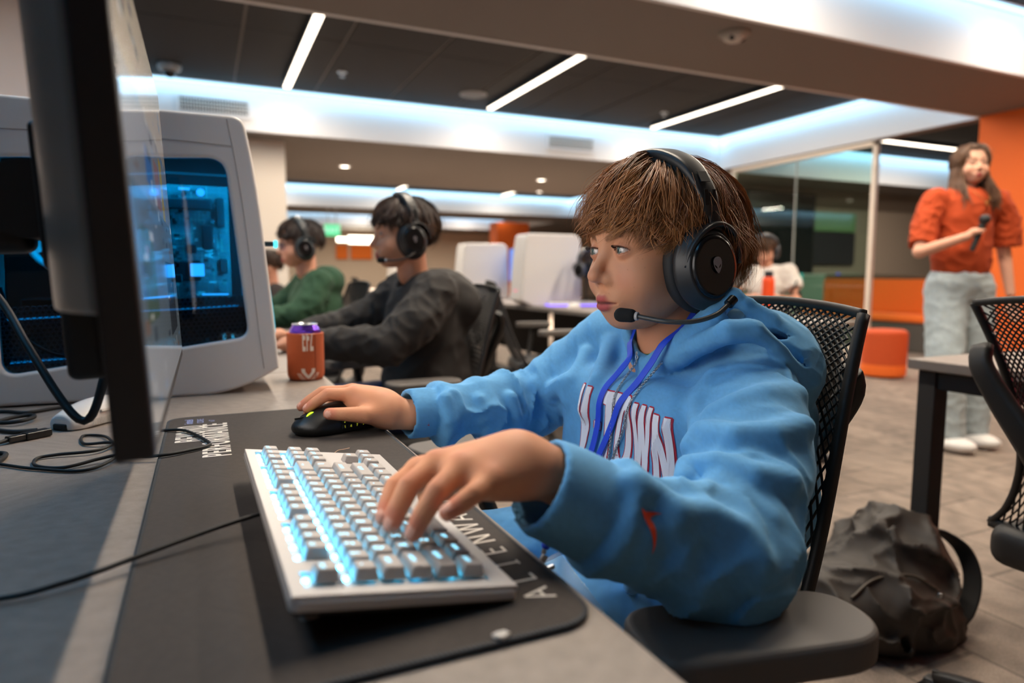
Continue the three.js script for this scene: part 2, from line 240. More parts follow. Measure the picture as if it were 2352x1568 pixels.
// ---------- front desk row ----------
const deskT = tex(512, (u, v) => { const g = 0.95 + 0.05 * wrapN(u, v, 4) + 0.06 * (rnd() - 0.5); return [0.555 * g, 0.51 * g, 0.475 * g]; });
M.desk = std(0xffffff, 0.55, { map: deskT, bumpMap: grainT, bumpScale: 0.0004 });
M.edge = std(0x6f6964, 0.6);
function desk(name, label, x0, x1, z0, z1, front, legs = true, screen = false) {
  const o = thing(name, label, 'desk', [(x0 + x1) / 2, 0, (z0 + z1) / 2], 0, 'grey gaming desks'), w = x1 - x0, d = z1 - z0;
  part('tabletop', uvm(rbox(w, 0.028, d, 0.003, 0, 0.716, 0, 2), 2), M.desk, o);
  part('edge_band', box(0.003, 0.022, d - 0.004, front * (w / 2 + 0.0005), 0.716, 0), M.edge, o);
  if (screen) part('added_dark_panel', rbox(0.02, 0.50, d - 0.1, 0.004, -front * w * 0.42, 0.44, 0), M.blackM, o);  // dark sheet added to blacken the space under the desk
  if (legs) for (const s of [-1, 1]) { part('leg', rbox(0.06, 0.70, 0.05, 0.006, front * w * 0.32, 0.351, s * (d / 2 - 0.08)), M.black, o); part('foot', rbox(w * 0.85, 0.03, 0.06, 0.008, 0, 0.0155, s * (d / 2 - 0.08)), M.black, o); }
  part('crossbar', box(0.04, 0.05, d - 0.2, -front * w * 0.2, 0.665, 0), M.black, o);
  return o;
}
desk('gaming_desk', 'grey desktop with mouse pad, keyboard and can in front of the blue hoodie boy', -0.66, 0.24, -1.648, 0.25, 1);
desk('gaming_desk', 'grey desktop the boy in the charcoal hoodie leans on', -0.66, 0.24, -3.25, -1.654, 1);
desk('gaming_desk', 'grey desktop the boy in the green hoodie sits at', -0.62, 0.24, -4.85, -3.256, 1);
desk('gaming_desk', 'grey desktop farthest along the front row', -0.62, 0.24, -6.45, -4.856, 1);

// mouse pad with stitched edge and printing
const padT = tex(512, (u, v) => { const g = 0.93 + 0.10 * (rnd() - 0.5) + 0.05 * wrapN(u, v, 22) + 0.05 * wrapN(u * 1, v * 1, 3, 9); return [0.235 * g, 0.208 * g, 0.192 * g]; });
const padB = tex(256, (u, v) => 0.5 + 0.25 * Math.sin(u * 256 * Math.PI / 2) * Math.sin(v * 256 * Math.PI / 2), false);
M.pad = std(0xffffff, 0.85, { map: padT, bumpMap: padB, bumpScale: 0.0002, sheen: 0.15, sheenRoughness: 0.6 });
M.print = std(0xd9d2c8, 0.7);
const mat = thing('mouse_pad', 'long black cloth mouse pad with white lettering under the keyboard', 'mouse pad', [0.086, 0.73, -0.765]);
const PW = 0.289, PL = 0.802, padShape = rpoly([[-PW / 2, -PL / 2, 0.03], [PW / 2, -PL / 2, 0.03], [PW / 2, PL / 2, 0.03], [-PW / 2, PL / 2, 0.03]]);
{ const g = extrude(padShape, 0.0022, 0.0009, 2); g.rotateX(-Math.PI / 2); g.translate(0, 0.001, 0); part('cloth', uvm(g, 6), M.pad, mat);
  const pts = padShape.getSpacedPoints(520), st = []; const c = new THREE.CatmullRomCurve3(pts.slice(0, -1).map((p) => V(p.x, 0.0022, -p.y)), true); part('hem', new THREE.TubeGeometry(c, 520, 0.0022, 6, true), std(0x2b2f33, 0.8), mat);
  for (let i = 0; i < 700; i++) { const p = c.getPointAt(i / 700), T = c.getTangentAt(i / 700), s = T.clone().cross(V(0, 1, 0)).multiplyScalar(0.0019); st.push(bar([p.x - s.x, 0.0041, p.z - s.z], [p.x + s.x + T.x * 0.0008, 0.0041, p.z + s.z + T.z * 0.0008], 0.0005, 0.0005, 4)); } part('hem_stitching', st, std(0x51565c, 0.8), mat).userData.kind = 'stuff'; }
const flat = new THREE.Matrix4().makeBasis(V(0, 0, -1), V(-1, 0, 0), V(0, 1, 0));
const lay = (g, x, z, y = 0.0044) => { g.applyMatrix4(flat); return g.translate(x - 0.086, y, z + 0.765); };
part('brand_lettering', [...'ALIENWARE'].map((ch, i) => lay(letters(ch, 0.0212, fontReg), 0.207, -0.409 - 0.0272 * i)), M.print, mat);
part('slogan_lettering', [lay(letters('BEYOND', 0.037, fontBold, 0.52), -0.0265, -1.043), lay(letters('PERFORMANCE', 0.034, fontBold, 0.60), 0.006, -0.998)], M.print, mat);
part('small_print', [lay(letters('intel', 0.011, fontBold, 1), -0.030, -1.127), lay(letters('CORE', 0.009, fontReg, 1), -0.014, -1.127), lay(letters('v7', 0.008, fontReg, 1), 0.002, -1.122)], std(0x8f9fd8, 0.6), mat);
// a stray thread of lint on the pad, and a bit of fluff on the hem
tag(part('lint_thread', tube([[0.138, 0.7355, -0.843], [0.146, 0.7375, -0.852], [0.155, 0.7375, -0.855], [0.163, 0.7355, -0.866]], 0.0004, 20, 5), std(0xd8b090, 0.8)), 'thin pale loose thread lying on the mouse pad behind the arrow keys', 'thread');
{ const g = new THREE.IcosahedronGeometry(0.004, 3), p = g.attributes.position; for (let i = 0; i < p.count; i++) { const v = V().fromBufferAttribute(p, i), k = 1 + 0.35 * noise3(v.x * 300, v.y * 300, v.z * 300); p.setXYZ(i, v.x * k * 1.2, v.y * k * 0.5, v.z * k); } g.computeVertexNormals(); tag(part('fluff', mv(g, 0.1605, 0.7355, -0.3675), std(0xd9d4cc, 0.95)), 'white bit of fluff on the stitched near edge of the mouse pad', 'fluff'); }

// ---------- keyboard ----------
const U = 0.01905, GAP = 0.336;
const kb = thing('keyboard', 'white mechanical keyboard with cyan backlight under the boy\'s left hand', 'keyboard', [0.0648, 0.7734, -0.4205], 0);
kb.rotation.order = 'YXZ'; kb.rotation.set(0, 0.018, -0.1561);
M.keycap = std(0xaba5a1, 0.5); M.case = std(0xbdb9b6, 0.4);
const CYAN = new THREE.Color(0.0, 0.46, 1.0), LEDC = new THREE.Color(0.06, 0.60, 1.0);
{ const x0 = -0.0235, x1 = 0.127, z0 = 0.0165, z1 = -0.359, fr = poly([[x0, -z0], [x1, -z0], [x1, -z1], [x0, -z1]]);
  const hole = (a, b, c, d) => { const h = new THREE.Path(); h.moveTo(a, c); h.lineTo(b, c); h.lineTo(b, d); h.lineTo(a, d); h.closePath(); fr.holes.push(h); };
  const f0 = -0.0152, f1 = 0.0098, m0 = GAP * U + U - 0.0150, m1 = 5 * U + GAP * U + 0.0105;
  hole(f0, f1, -0.0068, U + 0.0005); hole(f0, f1, 2 * U - 0.001, 6 * U + 0.001); hole(f0, f1, 6.5 * U - 0.001, 10.5 * U + 0.001); hole(f0, f1, 11 * U - 0.001, 15 * U + 0.001); hole(f0, f1, 15.25 * U - 0.001, 18.25 * U + 0.001);
  hole(m0, m1, -0.0068, 15 * U + 0.0008); hole(m0, m0 + 2 * U + 0.0008, 15.25 * U - 0.0008, 18.25 * U + 0.001); hole(m1 - 2 * U, m1 - U, 16.25 * U, 17.25 * U); hole(m1 - U + 0.0005, m1, 15.25 * U - 0.0008, 18.25 * U + 0.001);
  const g = extrude(fr, 0.0030, 0.0006, 2); g.rotateX(-Math.PI / 2); g.translate(0, -0.0118, 0); part('top_frame', g, M.case, kb);
  const rim = extrude(rpoly([[x0 + 0.001, -z0, 0.004], [x1 - 0.001, -z0, 0.004], [x1 - 0.001, -z1, 0.004], [x0 + 0.001, -z1, 0.004]]), 0.0035, 0.0022, 4); rim.rotateX(-Math.PI / 2); rim.translate(0, -0.0165, 0); part('case', rim, M.case, kb);
  const bt = extrude(rpoly([[x0 + 0.003, -z0 + 0.003, 0.004], [x1 - 0.003, -z0 + 0.003, 0.004], [x1 - 0.003, -z1 - 0.003, 0.004], [x0 + 0.003, -z1 - 0.003, 0.004]]), 0.004, 0.001, 2); bt.rotateX(-Math.PI / 2); bt.translate(0, -0.0215, 0); part('case_bottom', bt, M.blackM, kb);
  const pl = box(x1 - x0 - 0.008, 0.0008, z0 - z1 - 0.008, (x0 + x1) / 2, -0.0124, (z0 + z1) / 2); part('switch_plate', pl, std(0xdfe3e6, 0.5), kb);
  for (const s of [-0.035, -0.30]) part('foot', rbox(0.012, 0.024, 0.034, 0.003, x0 + 0.020, -0.0325, s), std(0x8c8986, 0.6), kb); }
const capGeo = {}, cap = (w) => capGeo[w] ??= (() => { const g = new RoundedBoxGeometry(0.0172, 0.0090, w * U - 0.0016, 3, 0.0014), p = g.attributes.position; for (let i = 0; i < p.count; i++) { const t = (p.getY(i) + 0.0045) / 0.009, k = 0.0022 * t; p.setX(i, p.getX(i) - Math.sign(p.getX(i)) * k * Math.min(1, Math.abs(p.getX(i)) / 0.006)); p.setZ(i, p.getZ(i) - Math.sign(p.getZ(i)) * k * Math.min(1, Math.abs(p.getZ(i)) / 0.006)); } g.computeVertexNormals(); return g; })();
const legendM = glow(new THREE.Color(0.30, 0.76, 1.0), 2.2), leds = [];
const rowsK = [
  [['esc', 0, 1], ...[2, 3, 4, 5, 6.5, 7.5, 8.5, 9.5, 11, 12, 13, 14].map((c, i) => ['F' + (i + 1), c, 1]), ['prt', 15.25, 1], ['scr', 16.25, 1], ['pau', 17.25, 1]],
  [...'`1234567890-='].map((c, i) => [c, i, 1]).concat([['<--', 13, 2], ['ins', 15.25, 1], ['hm', 16.25, 1], ['pu', 17.25, 1]]),
  [['tab', 0, 1.5], ...[...'QWERTYUIOP[]'].map((c, i) => [c, 1.5 + i, 1]), ['\\', 13.5, 1.5], ['del', 15.25, 1], ['end', 16.25, 1], ['pd', 17.25, 1]],
  [['caps', 0, 1.75], ...[..."ASDFGHJKL;'"].map((c, i) => [c, 1.75 + i, 1]), ['enter', 12.75, 2.25]],
  [['shift', 0, 2.25], ...[...'ZXCVBNM,./'].map((c, i) => [c, 2.25 + i, 1]), ['shift', 12.25, 2.75], ['^', 16.25, 1]],
  [['ctrl', 0, 1.25], ['win', 1.25, 1.25], ['alt', 2.5, 1.25], ['', 3.75, 6.25], ['alt', 10, 1.25], ['fn', 11.25, 1.25], ['=', 12.5, 1.25], ['ctrl', 13.75, 1.25], ['<', 15.25, 1], ['v', 16.25, 1], ['>', 17.25, 1]],
];
const legendGeo = {};
rowsK.forEach((row, r) => row.forEach(([t, c, w]) => {
  const x = (r ? r + GAP : 0) * U, z = -(c + w / 2) * U, k = part('keycap', cap(w), M.keycap, kb); k.position.set(x, -0.0045, z);
  if (t) { const lg = legendGeo[t] ??= (() => { const g = letters(t, t.length > 1 ? 0.0042 : 0.0068, fontBold); g.applyMatrix4(flat); return g.translate(0, 0.00462, 0); })(); const l = part('legend', lg, legendM, k); l.position.x = -0.0028; l.position.z = w > 1.2 ? 0.0 : 0.001; }
  leds.push(ball(0.0024, x - 0.0118, -0.0106, z, 8).scale(1, 1, 1.0));
}));
part('backlight_leds', leds, glow(LEDC, 28), kb).userData.kind = 'stuff';
for (const [x, L, z] of [[-0.0122, 0.345, -0.17], [GAP * U + U - 0.0122, 0.345, -0.17], [0.06, 0.34, -0.17]]) { const l = new THREE.RectAreaLight(CYAN, x > 0.05 ? 4.0 : 9, 0.004, L); l.position.set(x, -0.0095, z); l.rotation.set(-Math.PI / 2, 0, 0); l.rotation.order = 'XYZ'; l.rotateX(Math.PI); kb.add(l); }
M.cable = std(0x161616, 0.6);
const cableT = (name, label, pts, r = 0.0022, seg = 120) => tag(part(name, tube(pts, r, seg, 8), M.cable), label, 'cable');
cableT('keyboard_cable', 'black cable running left from the back of the keyboard', [[0.068, 0.7535, -0.617], [0.045, 0.751, -0.616], [0.0, 0.7455, -0.606], [-0.05, 0.741, -0.584], [-0.10, 0.7365, -0.562], [-0.15, 0.7335, -0.560], [-0.25, 0.7325, -0.60]], 0.0021, 60);

// ---------- can in a sleeve ----------
{ const can = thing('drink_can', 'purple drink can in an orange foam sleeve beside the white computer', 'can', [0.196, 0.7305, -1.522]);
  const cv = document.createElement('canvas'); cv.width = 1024; cv.height = 512; const c = cv.getContext('2d'); c.fillStyle = '#b4552c'; c.fillRect(0, 0, 1024, 512);
  for (let i = 0; i < 26000; i++) { c.fillStyle = `rgba(${rnd() < 0.5 ? '80,30,10' : '230,140,90'},0.10)`; c.fillRect(rnd() * 1024, rnd() * 512, 2, 2); }
  c.strokeStyle = 'rgba(110,45,18,0.8)'; c.lineWidth = 3; c.strokeRect(-5, 10, 1034, 492);
  const crest = (x) => { c.fillStyle = '#e8ddd2'; c.strokeStyle = '#e8ddd2'; c.lineWidth = 9; c.save(); c.translate(x, 250);
    c.beginPath(); c.moveTo(-70, -95); c.lineTo(-20, -120); c.lineTo(0, -100); c.lineTo(20, -120); c.lineTo(70, -95); c.stroke();
    c.font = 'bold 62px sans-serif'; c.textAlign = 'center'; c.fillText('EFZ', 0, -30); c.beginPath(); c.moveTo(-62, 0); c.lineTo(0, 110); c.lineTo(62, 0); c.lineTo(30, 0); c.lineTo(0, 50); c.lineTo(-30, 0); c.fill();
    c.lineWidth = 6; for (const s of [-1, 1]) for (let k = 0; k < 3; k++) { c.beginPath(); c.moveTo(s * (75 + k * 12), 20); c.lineTo(s * (20 + k * 16), 125 + k * 8); c.stroke(); } c.restore(); };
  crest(330); crest(690);
  const t = new THREE.CanvasTexture(cv); t.colorSpace = THREE.SRGBColorSpace;
  part('foam_sleeve', lathe([[0, 0.004], [0.030, 0.0], [0.0355, 0.002], [0.0385, 0.009], [0.0392, 0.02], [0.0392, 0.1005], [0.0385, 0.1025], [0.0355, 0.1025], [0.034, 0.095]], 64), std(0xffffff, 0.8, { map: t }), can).rotation.y = 2.05;
  part('seam', bar([0.0155, 0.004, 0.0362], [0.0155, 0.100, 0.0362], 0.0007), std(0x8c3d1c, 0.8), can);
  part('can_body', lathe([[0.0325, 0.02], [0.0325, 0.106], [0.0320, 0.110], [0.0262, 0.1195], [0.0262, 0.1205]], 48), std(0x6a3fc0, 0.25, { metalness: 0.75 }), can);
  part('can_rim', lathe([[0, 0.1175], [0.022, 0.1175], [0.0235, 0.1185], [0.0255, 0.1225], [0.0272, 0.1222], [0.0270, 0.1200]], 48), M.steel, can);
  part('pull_tab', rbox(0.012, 0.0012, 0.022, 0.0005, 0, 0.1188, 0.004), M.steel, can); }

// ---------- white tower computer with a clear side ----------
M.tower = std(0xdad6d2, 0.42);
const towerShape = (k) => { const s = new THREE.Shape(); s.moveTo(-0.345, 0.004); s.lineTo(0.0, 0.0); s.bezierCurveTo(0.045, 0.003, 0.09, 0.022, 0.123, 0.043); s.bezierCurveTo(0.118, 0.10, 0.112, 0.19, 0.106, 0.25); s.bezierCurveTo(0.100, 0.33, 0.088, 0.44, 0.076, 0.497); s.quadraticCurveTo(0.073, 0.512, 0.056, 0.512); s.lineTo(-0.30, 0.513); s.quadraticCurveTo(-0.345, 0.513, -0.352, 0.47); s.lineTo(-0.365, 0.06); s.quadraticCurveTo(-0.366, 0.006, -0.345, 0.004); return s; };
function tower(name, label, pos, turn, ledColor, detailed, ledK = 4) {
  const o = thing(name, label, 'computer', pos, turn, 'white gaming towers');
  const win = rpoly([[-0.327, 0.042, 0.035], [0.081, 0.098, 0.03], [0.049, 0.447, 0.04], [-0.327, 0.422, 0.03]]);
  if (detailed) {
    const side = towerShape(); side.holes.push(new THREE.Path(win.getPoints(10)));
    const g = extrude(side, 0.012, 0.006, 4, 24); g.translate(0, 0, -0.018); part('side_panel', g, M.tower, o);
    const cen = [-0.13, 0.26], ring = towerShape().getPoints(24).map((p) => [p.x, p.y]), inner = ring.map(([x, y]) => [cen[0] + (x - cen[0]) * 0.955, cen[1] + (y - cen[1]) * 0.955]);
    const sh = poly(ring); sh.holes.push(new THREE.Path(inner.map((p) => new THREE.Vector2(...p)))); const g2 = extrude(sh, 0.168, 0.006, 3); g2.translate(0, 0, -0.192); part('shell', g2, M.tower, o);
    const g3 = extrude(towerShape(), 0.006, 0.006, 4, 24); g3.translate(0, 0, -0.208); part('far_panel', g3, M.tower, o);
    const gl = extrude(win, 0.003); gl.translate(0, 0, -0.010); part('window_pane', gl, new THREE.MeshPhysicalMaterial({ color: 0xa4adb8, transmission: 1, thickness: 0, roughness: 0.02, ior: 1.5, specularIntensity: 0.45 }), o);
    // groove of the front bezel and of the lid, as dark inlays
    const inlay = (pts) => part('panel_joint', new THREE.TubeGeometry(new THREE.CatmullRomCurve3(pts.map((p) => V(p[0], p[1], 0.0002))), 40, 0.0006, 5), M.grey, o);
    inlay([[0.050, 0.510], [0.058, 0.46], [0.072, 0.35], [0.084, 0.22], [0.094, 0.10], [0.100, 0.040]]); inlay([[-0.35, 0.462], [-0.2, 0.466], [-0.05, 0.466], [0.056, 0.462]]);
    // inside: tray, board, cooler, drives behind a punched shroud
    const dk = std(0x030406, 0.8), bl = std(0x2a2a2c, 0.4, { metalness: 0.3 });
    part('tray', span(-0.34, 0.088, 0.03, 0.47, -0.172, -0.168), dk, o);
    const bcv = document.createElement('canvas'); bcv.width = bcv.height = 512; const c = bcv.getContext('2d'); c.fillStyle = '#6a6a6c'; c.fillRect(0, 0, 512, 512);
    for (let i = 0; i < 240; i++) { c.strokeStyle = `rgba(${150 + rnd() * 60},${150 + rnd() * 60},${140 + rnd() * 50},0.5)`; c.lineWidth = 1 + rnd() * 2; c.beginPath(); let x = rnd() * 512, y = rnd() * 512; c.moveTo(x, y); for (let k = 0; k < 3; k++) { if (rnd() < 0.5) x += rr(-80, 80); else y += rr(-80, 80); c.lineTo(x, y); } c.stroke(); }
    for (let i = 0; i < 130; i++) { c.fillStyle = ['#1c1c1e', '#8c8c8e', '#d2d2ce', '#343436'][Math.floor(rnd() * 4)]; c.fillRect(rnd() * 500, rnd() * 500, rr(4, 26), rr(4, 18)); }
    c.fillStyle = '#e6e6e2'; c.font = 'bold 40px sans-serif'; c.save(); c.translate(455, 330); c.rotate(-Math.PI / 2); c.fillText('AOV', 0, 0); c.restore();
    const bt = new THREE.CanvasTexture(bcv); bt.colorSpace = THREE.SRGBColorSpace;
    part('mainboard', span(-0.245, 0.052, 0.175, 0.405, -0.166, -0.163), std(0xffffff, 0.4, { map: bt }), o);
    for (const [x, y, w, h, d] of [[-0.03, 0.365, 0.10, 0.022, 0.03], [-0.03, 0.23, 0.05, 0.04, 0.012], [0.01, 0.30, 0.022, 0.05, 0.018], [0.035, 0.35, 0.016, 0.06, 0.02], [-0.075, 0.32, 0.018, 0.11, 0.026], [-0.10, 0.215, 0.12, 0.016, 0.03], [-0.02, 0.275, 0.018, 0.018, 0.02], [0.038, 0.24, 0.016, 0.03, 0.012]]) part('heat_sink', rbox(w, h, d, 0.003, x, y, -0.163 + d / 2), bl, o);
    for (let i = 0; i < 14; i++) part('capacitor', cyl(0.0042, 0.0042, 0.012, 0, 0, 0, 12).rotateX(Math.PI / 2).translate(rr(-0.06, 0.045), rr(0.19, 0.39), -0.157), std(0xa8a8aa, 0.25, { metalness: 0.7 }), o);
    part('memory_stick', [0, 1, 2, 3].map((i) => box(0.004, 0.13, 0.032, -0.125 - i * 0.009, 0.33, -0.147)), bl, o);
    part('graphics_card', rbox(0.30, 0.042, 0.10, 0.004, -0.15, 0.158, -0.110), std(0x0c0d10, 0.5), o);
    part('cooler_fan', [lathe([[0.060, 0], [0.064, 0.004], [0.064, 0.022], [0.060, 0.026], [0.052, 0.026], [0.052, 0]], 40), ...[0, 1, 2, 3, 4, 5, 6, 7, 8].map((i) => box(0.040, 0.002, 0.026).rotateX(0.5).translate(0.032, 0.012, 0).rotateY(i * 0.698)), cyl(0.018, 0.018, 0.02, 0, 0.012, 0, 24)].map((g) => g.rotateX(Math.PI / 2).translate(-0.235, 0.29, -0.13)), std(0xb4b6b8, 0.3), o);
    const led = glow(new THREE.Color(0.02, 0.42, 1.0), 6); part('led_strip', [box(0.02, 0.004, 0.006, -0.03, 0.395, -0.14), ball(0.008, 0.0, 0.388, -0.13, 10), box(0.05, 0.003, 0.003, 0.02, 0.182, -0.13), rbox(0.026, 0.026, 0.006, 0.002, -0.012, 0.232, -0.146)], led, o);
    part('cooling_hose', tube([[-0.32, 0.31, -0.10], [-0.29, 0.32, -0.08], [-0.285, 0.29, -0.07], [-0.30, 0.27, -0.08], [-0.33, 0.262, -0.09]], 0.005, 30, 8), std(0xb8bcc2, 0.35), o);
    const hex = [], hr = 0.0042; for (let j = 0; j < 15; j++) for (let i = 0; i < 44; i++) { const x = -0.325 + i * 0.0092 + (j % 2) * 0.0046, y = 0.048 + j * 0.0080 + 0.020 * ((x + 0.32) / 0.4); if (x < 0.07) hex.push(new THREE.TorusGeometry(hr, 0.0009, 4, 6).translate(x, y, -0.052)); }
    part('shroud_perforation', hex, std(0x8a8a90, 0.35, { metalness: 0.5 }), o).userData.kind = 'stuff';
    part('shroud_back', span(-0.33, 0.075, 0.03, 0.16, -0.064, -0.060), std(0x05060a, 0.8), o);
    part('shroud_led_tube', [bar([-0.32, 0.066, -0.058], [0.06, 0.085, -0.058], 0.0022, 0.0022, 8), bar([-0.32, 0.142, -0.058], [0.06, 0.161, -0.058], 0.0016, 0.0016, 8)], glow(new THREE.Color(0.0, 0.42, 1), 1.6), o);
    const blueL = new THREE.Color(0.0, 0.52, 1); part('edge_led', [box(0.004, 0.24, 0.004, 0.070, 0.30, -0.075), box(0.22, 0.004, 0.004, -0.06, 0.418, -0.085)], glow(blueL, 0.6), o);
    for (const [w, h, p, t, k] of [[0.012, 0.24, [0.066, 0.30, -0.077], [-0.01, 0.30, -0.165], 120], [0.22, 0.012, [-0.06, 0.414, -0.087], [-0.06, 0.33, -0.165], 120], [0.10, 0.10, [-0.235, 0.29, -0.085], [-0.235, 0.29, -0.16], 9]]) { const l = new THREE.RectAreaLight(blueL, k, w, h), q = V(...p).multiplyScalar(2).sub(V(...t)); l.position.set(...p); const m = new THREE.Matrix4().lookAt(V(...p), V(...t), V(0, 1, 0.01)); l.quaternion.setFromRotationMatrix(m); o.add(l); }
    part('inner_cable', tube([[-0.32, 0.20, -0.03], [-0.30, 0.13, -0.02], [-0.25, 0.085, -0.016], [-0.17, 0.066, -0.016], [-0.08, 0.075, -0.018]], 0.0028, 40, 8), M.black, o);
    part('tether', [bar([0.0, 0.10, -0.03], [0.012, 0.07, -0.025], 0.003), bar([0.025, 0.085, -0.04], [0.02, 0.07, -0.03], 0.002)], std(0xa8adb2, 0.5), o);
  } else {
    const g = extrude(towerShape(), 0.19, 0.012, 4, 20); g.translate(0, 0, -0.2); part('shell', g, M.tower, o);
  }
  // glowing ring on the front: a rounded loop standing proud of the sloping front
  const a = (y) => 0.123 - 0.05 * (y - 0.043) / 0.454 + 0.004;
  part('front_mask', ribbon([[a(0.07) - 0.004, 0.07, -0.1], [a(0.25) - 0.002, 0.25, -0.1], [a(0.46) - 0.004, 0.46, -0.1]], 0.12, 0.012, [1, 0, 0], 12, 12), std(0x15181d, 0.4), o);
  const ringPts = []; for (let i = 0; i < 24; i++) { const t = i / 24 * Math.PI * 2, y = 0.27 + 0.17 * Math.sign(Math.sin(t)) * Math.abs(Math.sin(t)) ** 0.7; ringPts.push([a(y) + 0.005, y, -0.1 + 0.052 * Math.sign(Math.cos(t)) * Math.abs(Math.cos(t)) ** 0.6]); }
  part('light_ring', tube(ringPts, 0.0055, 80, 8, true), glow(ledColor, ledK), o);
  part('rubber_foot', [span(-0.33, -0.28, -0.006, 0.004, -0.18, -0.03), span(-0.06, 0.02, -0.006, 0.004, -0.18, -0.03)], M.black, o);
  return o;
}
tower('tower_computer', 'large white computer tower with blue-lit window behind the monitor', [0, 0.736, -1.392], 0, new THREE.Color(0.1, 0.8, 1), true, 0.6);
{ const o = thing('usb_receiver', 'small cyan-lit plug sticking out of the white tower\'s front', 'receiver', [0.108, 1.02, -1.45]); part('plug', rbox(0.02, 0.010, 0.012, 0.002, 0.012, 0, 0), std(0x10303a, 0.4), o); part('light_tip', rbox(0.008, 0.016, 0.016, 0.003, 0.026, 0, 0), glow(new THREE.Color(0.1, 0.85, 1), 1.4), o); }

// ---------- monitor on an arm, seen almost edge-on ----------
{ const o = thing('monitor', 'large black gaming monitor seen almost edge-on at the desk', 'monitor', [-0.030, 0.851, -0.716]); o.rotation.z = 0.044;
  const H = 0.337, W = 0.552;
  part('bezel', rbox(0.022, H, W, 0.003, -0.011, H / 2, 0), std(0x18171a, 0.42), o);
  const cv = document.createElement('canvas'); cv.width = 1024; cv.height = 640; const c = cv.getContext('2d'); const gr = [['#8d8f94', 0, 0, 1024, 640], ['#b9a58c', 0, 0, 1024, 180], ['#707a80', 0, 330, 1024, 310], ['#c2a63e', 700, 200, 90, 130], ['#4c79b8', 300, 240, 160, 60], ['#a77a72', 520, 230, 140, 90], ['#5a6b55', 80, 380, 220, 130], ['#3d4146', 600, 420, 280, 150]];
  for (const [f, x, y, w, h] of gr) { c.fillStyle = f; c.fillRect(x, y, w, h); } for (let i = 0; i < 90; i++) { c.fillStyle = ['#d8d4cc', '#49525c', '#8a6e60', '#6d8fae'][i % 4]; c.fillRect(rnd() * 1000, rnd() * 620, rr(8, 80), rr(4, 22)); }
  c.fillStyle = '#f4f4f4'; c.font = '22px sans-serif'; ['100', 'LV 4', '27', '3:12'].forEach((s, i) => c.fillText(s, 60 + i * 230, 600));
  const t = new THREE.CanvasTexture(cv); t.colorSpace = THREE.SRGBColorSpace;
  const sg = new THREE.PlaneGeometry(W - 0.012, H - 0.016).rotateY(Math.PI / 2).translate(0.0004, H / 2 + 0.003, 0);
  part('screen', sg, new THREE.MeshPhysicalMaterial({ color: 0x0a0a0a, roughness: 0.12, emissive: 0xffffff, emissiveMap: t, emissiveIntensity: 1.1, clearcoat: 1, clearcoatRoughness: 0.05 }), o);
  const l = new THREE.RectAreaLight(0xf0e8e2, 3.2, W - 0.02, H - 0.02); l.position.set(0.004, H / 2, 0); l.rotation.y = -Math.PI / 2; l.rotateY(0); l.lookAt(1, 1, 0); l.rotation.set(0, -Math.PI / 2, 0); o.add(l);
  const shell = extrude(rpoly([[-0.262, 0.0, 0.01], [0.262, 0.0, 0.01], [0.20, 0.030, 0.03], [0.10, 0.046, 0.03], [-0.10, 0.046, 0.03], [-0.20, 0.030, 0.03]]), H - 0.105, 0.004, 3); shell.rotateX(-Math.PI / 2).rotateY(Math.PI / 2); shell.translate(-0.021, 0.090, 0); { const p = shell.attributes.position; }
  part('back_shell', shell.applyMatrix4(new THREE.Matrix4().makeScale(1, 1, 1)), std(0x6e665f, 0.35), o);
  part('arm_plate', rbox(0.02, 0.12, 0.12, 0.006, -0.074, 0.175, 0), M.black, o);
  part('arm_joint', cyl(0.034, 0.034, 0.05, 0, 0, 0, 40).rotateX(Math.PI / 2).translate(-0.100, 0.178, -0.02), M.black, o);
  part('arm', [rbox(0.34, 0.036, 0.032, 0.010, -0.27, 0.150, -0.02), cyl(0.026, 0.026, 0.05, -0.44, 0.150, -0.02)], M.black, o);
  part('port_cover', rbox(0.030, 0.10, 0.10, 0.008, -0.058, 0.075, 0.03), M.black, o);
  part('osd_joystick', [tube([[-0.088, 0.23, -0.16], [-0.097, 0.255, -0.16], [-0.104, 0.275, -0.165]], 0.004, 12, 6), tube([[-0.085, 0.19, -0.16], [-0.10, 0.205, -0.16], [-0.095, 0.235, -0.16]], 0.005, 12, 6)], M.black, o); }
{ const o = thing('arm_post', 'black monitor arm post clamped to the desk at the frame edge', 'post', [-0.47, 0.73, -0.742]); part('post', cyl(0.02, 0.02, 0.32, 0, 0.16, 0), M.black, o); part('clamp', rbox(0.09, 0.012, 0.10, 0.004, 0, 0.006, 0), M.black, o); }
cableT('monitor_cable', 'thick dark blue-black cable looping below the back of the monitor', [[-0.34, 1.06, -0.90], [-0.26, 0.995, -0.93], [-0.205, 0.935, -0.897], [-0.171, 0.887, -0.843], [-0.142, 0.843, -0.803], [-0.124, 0.820, -0.782], [-0.113, 0.814, -0.776], [-0.104, 0.826, -0.773], [-0.096, 0.855, -0.78], [-0.090, 0.89, -0.80], [-0.088, 0.92, -0.80]], 0.0042, 90);

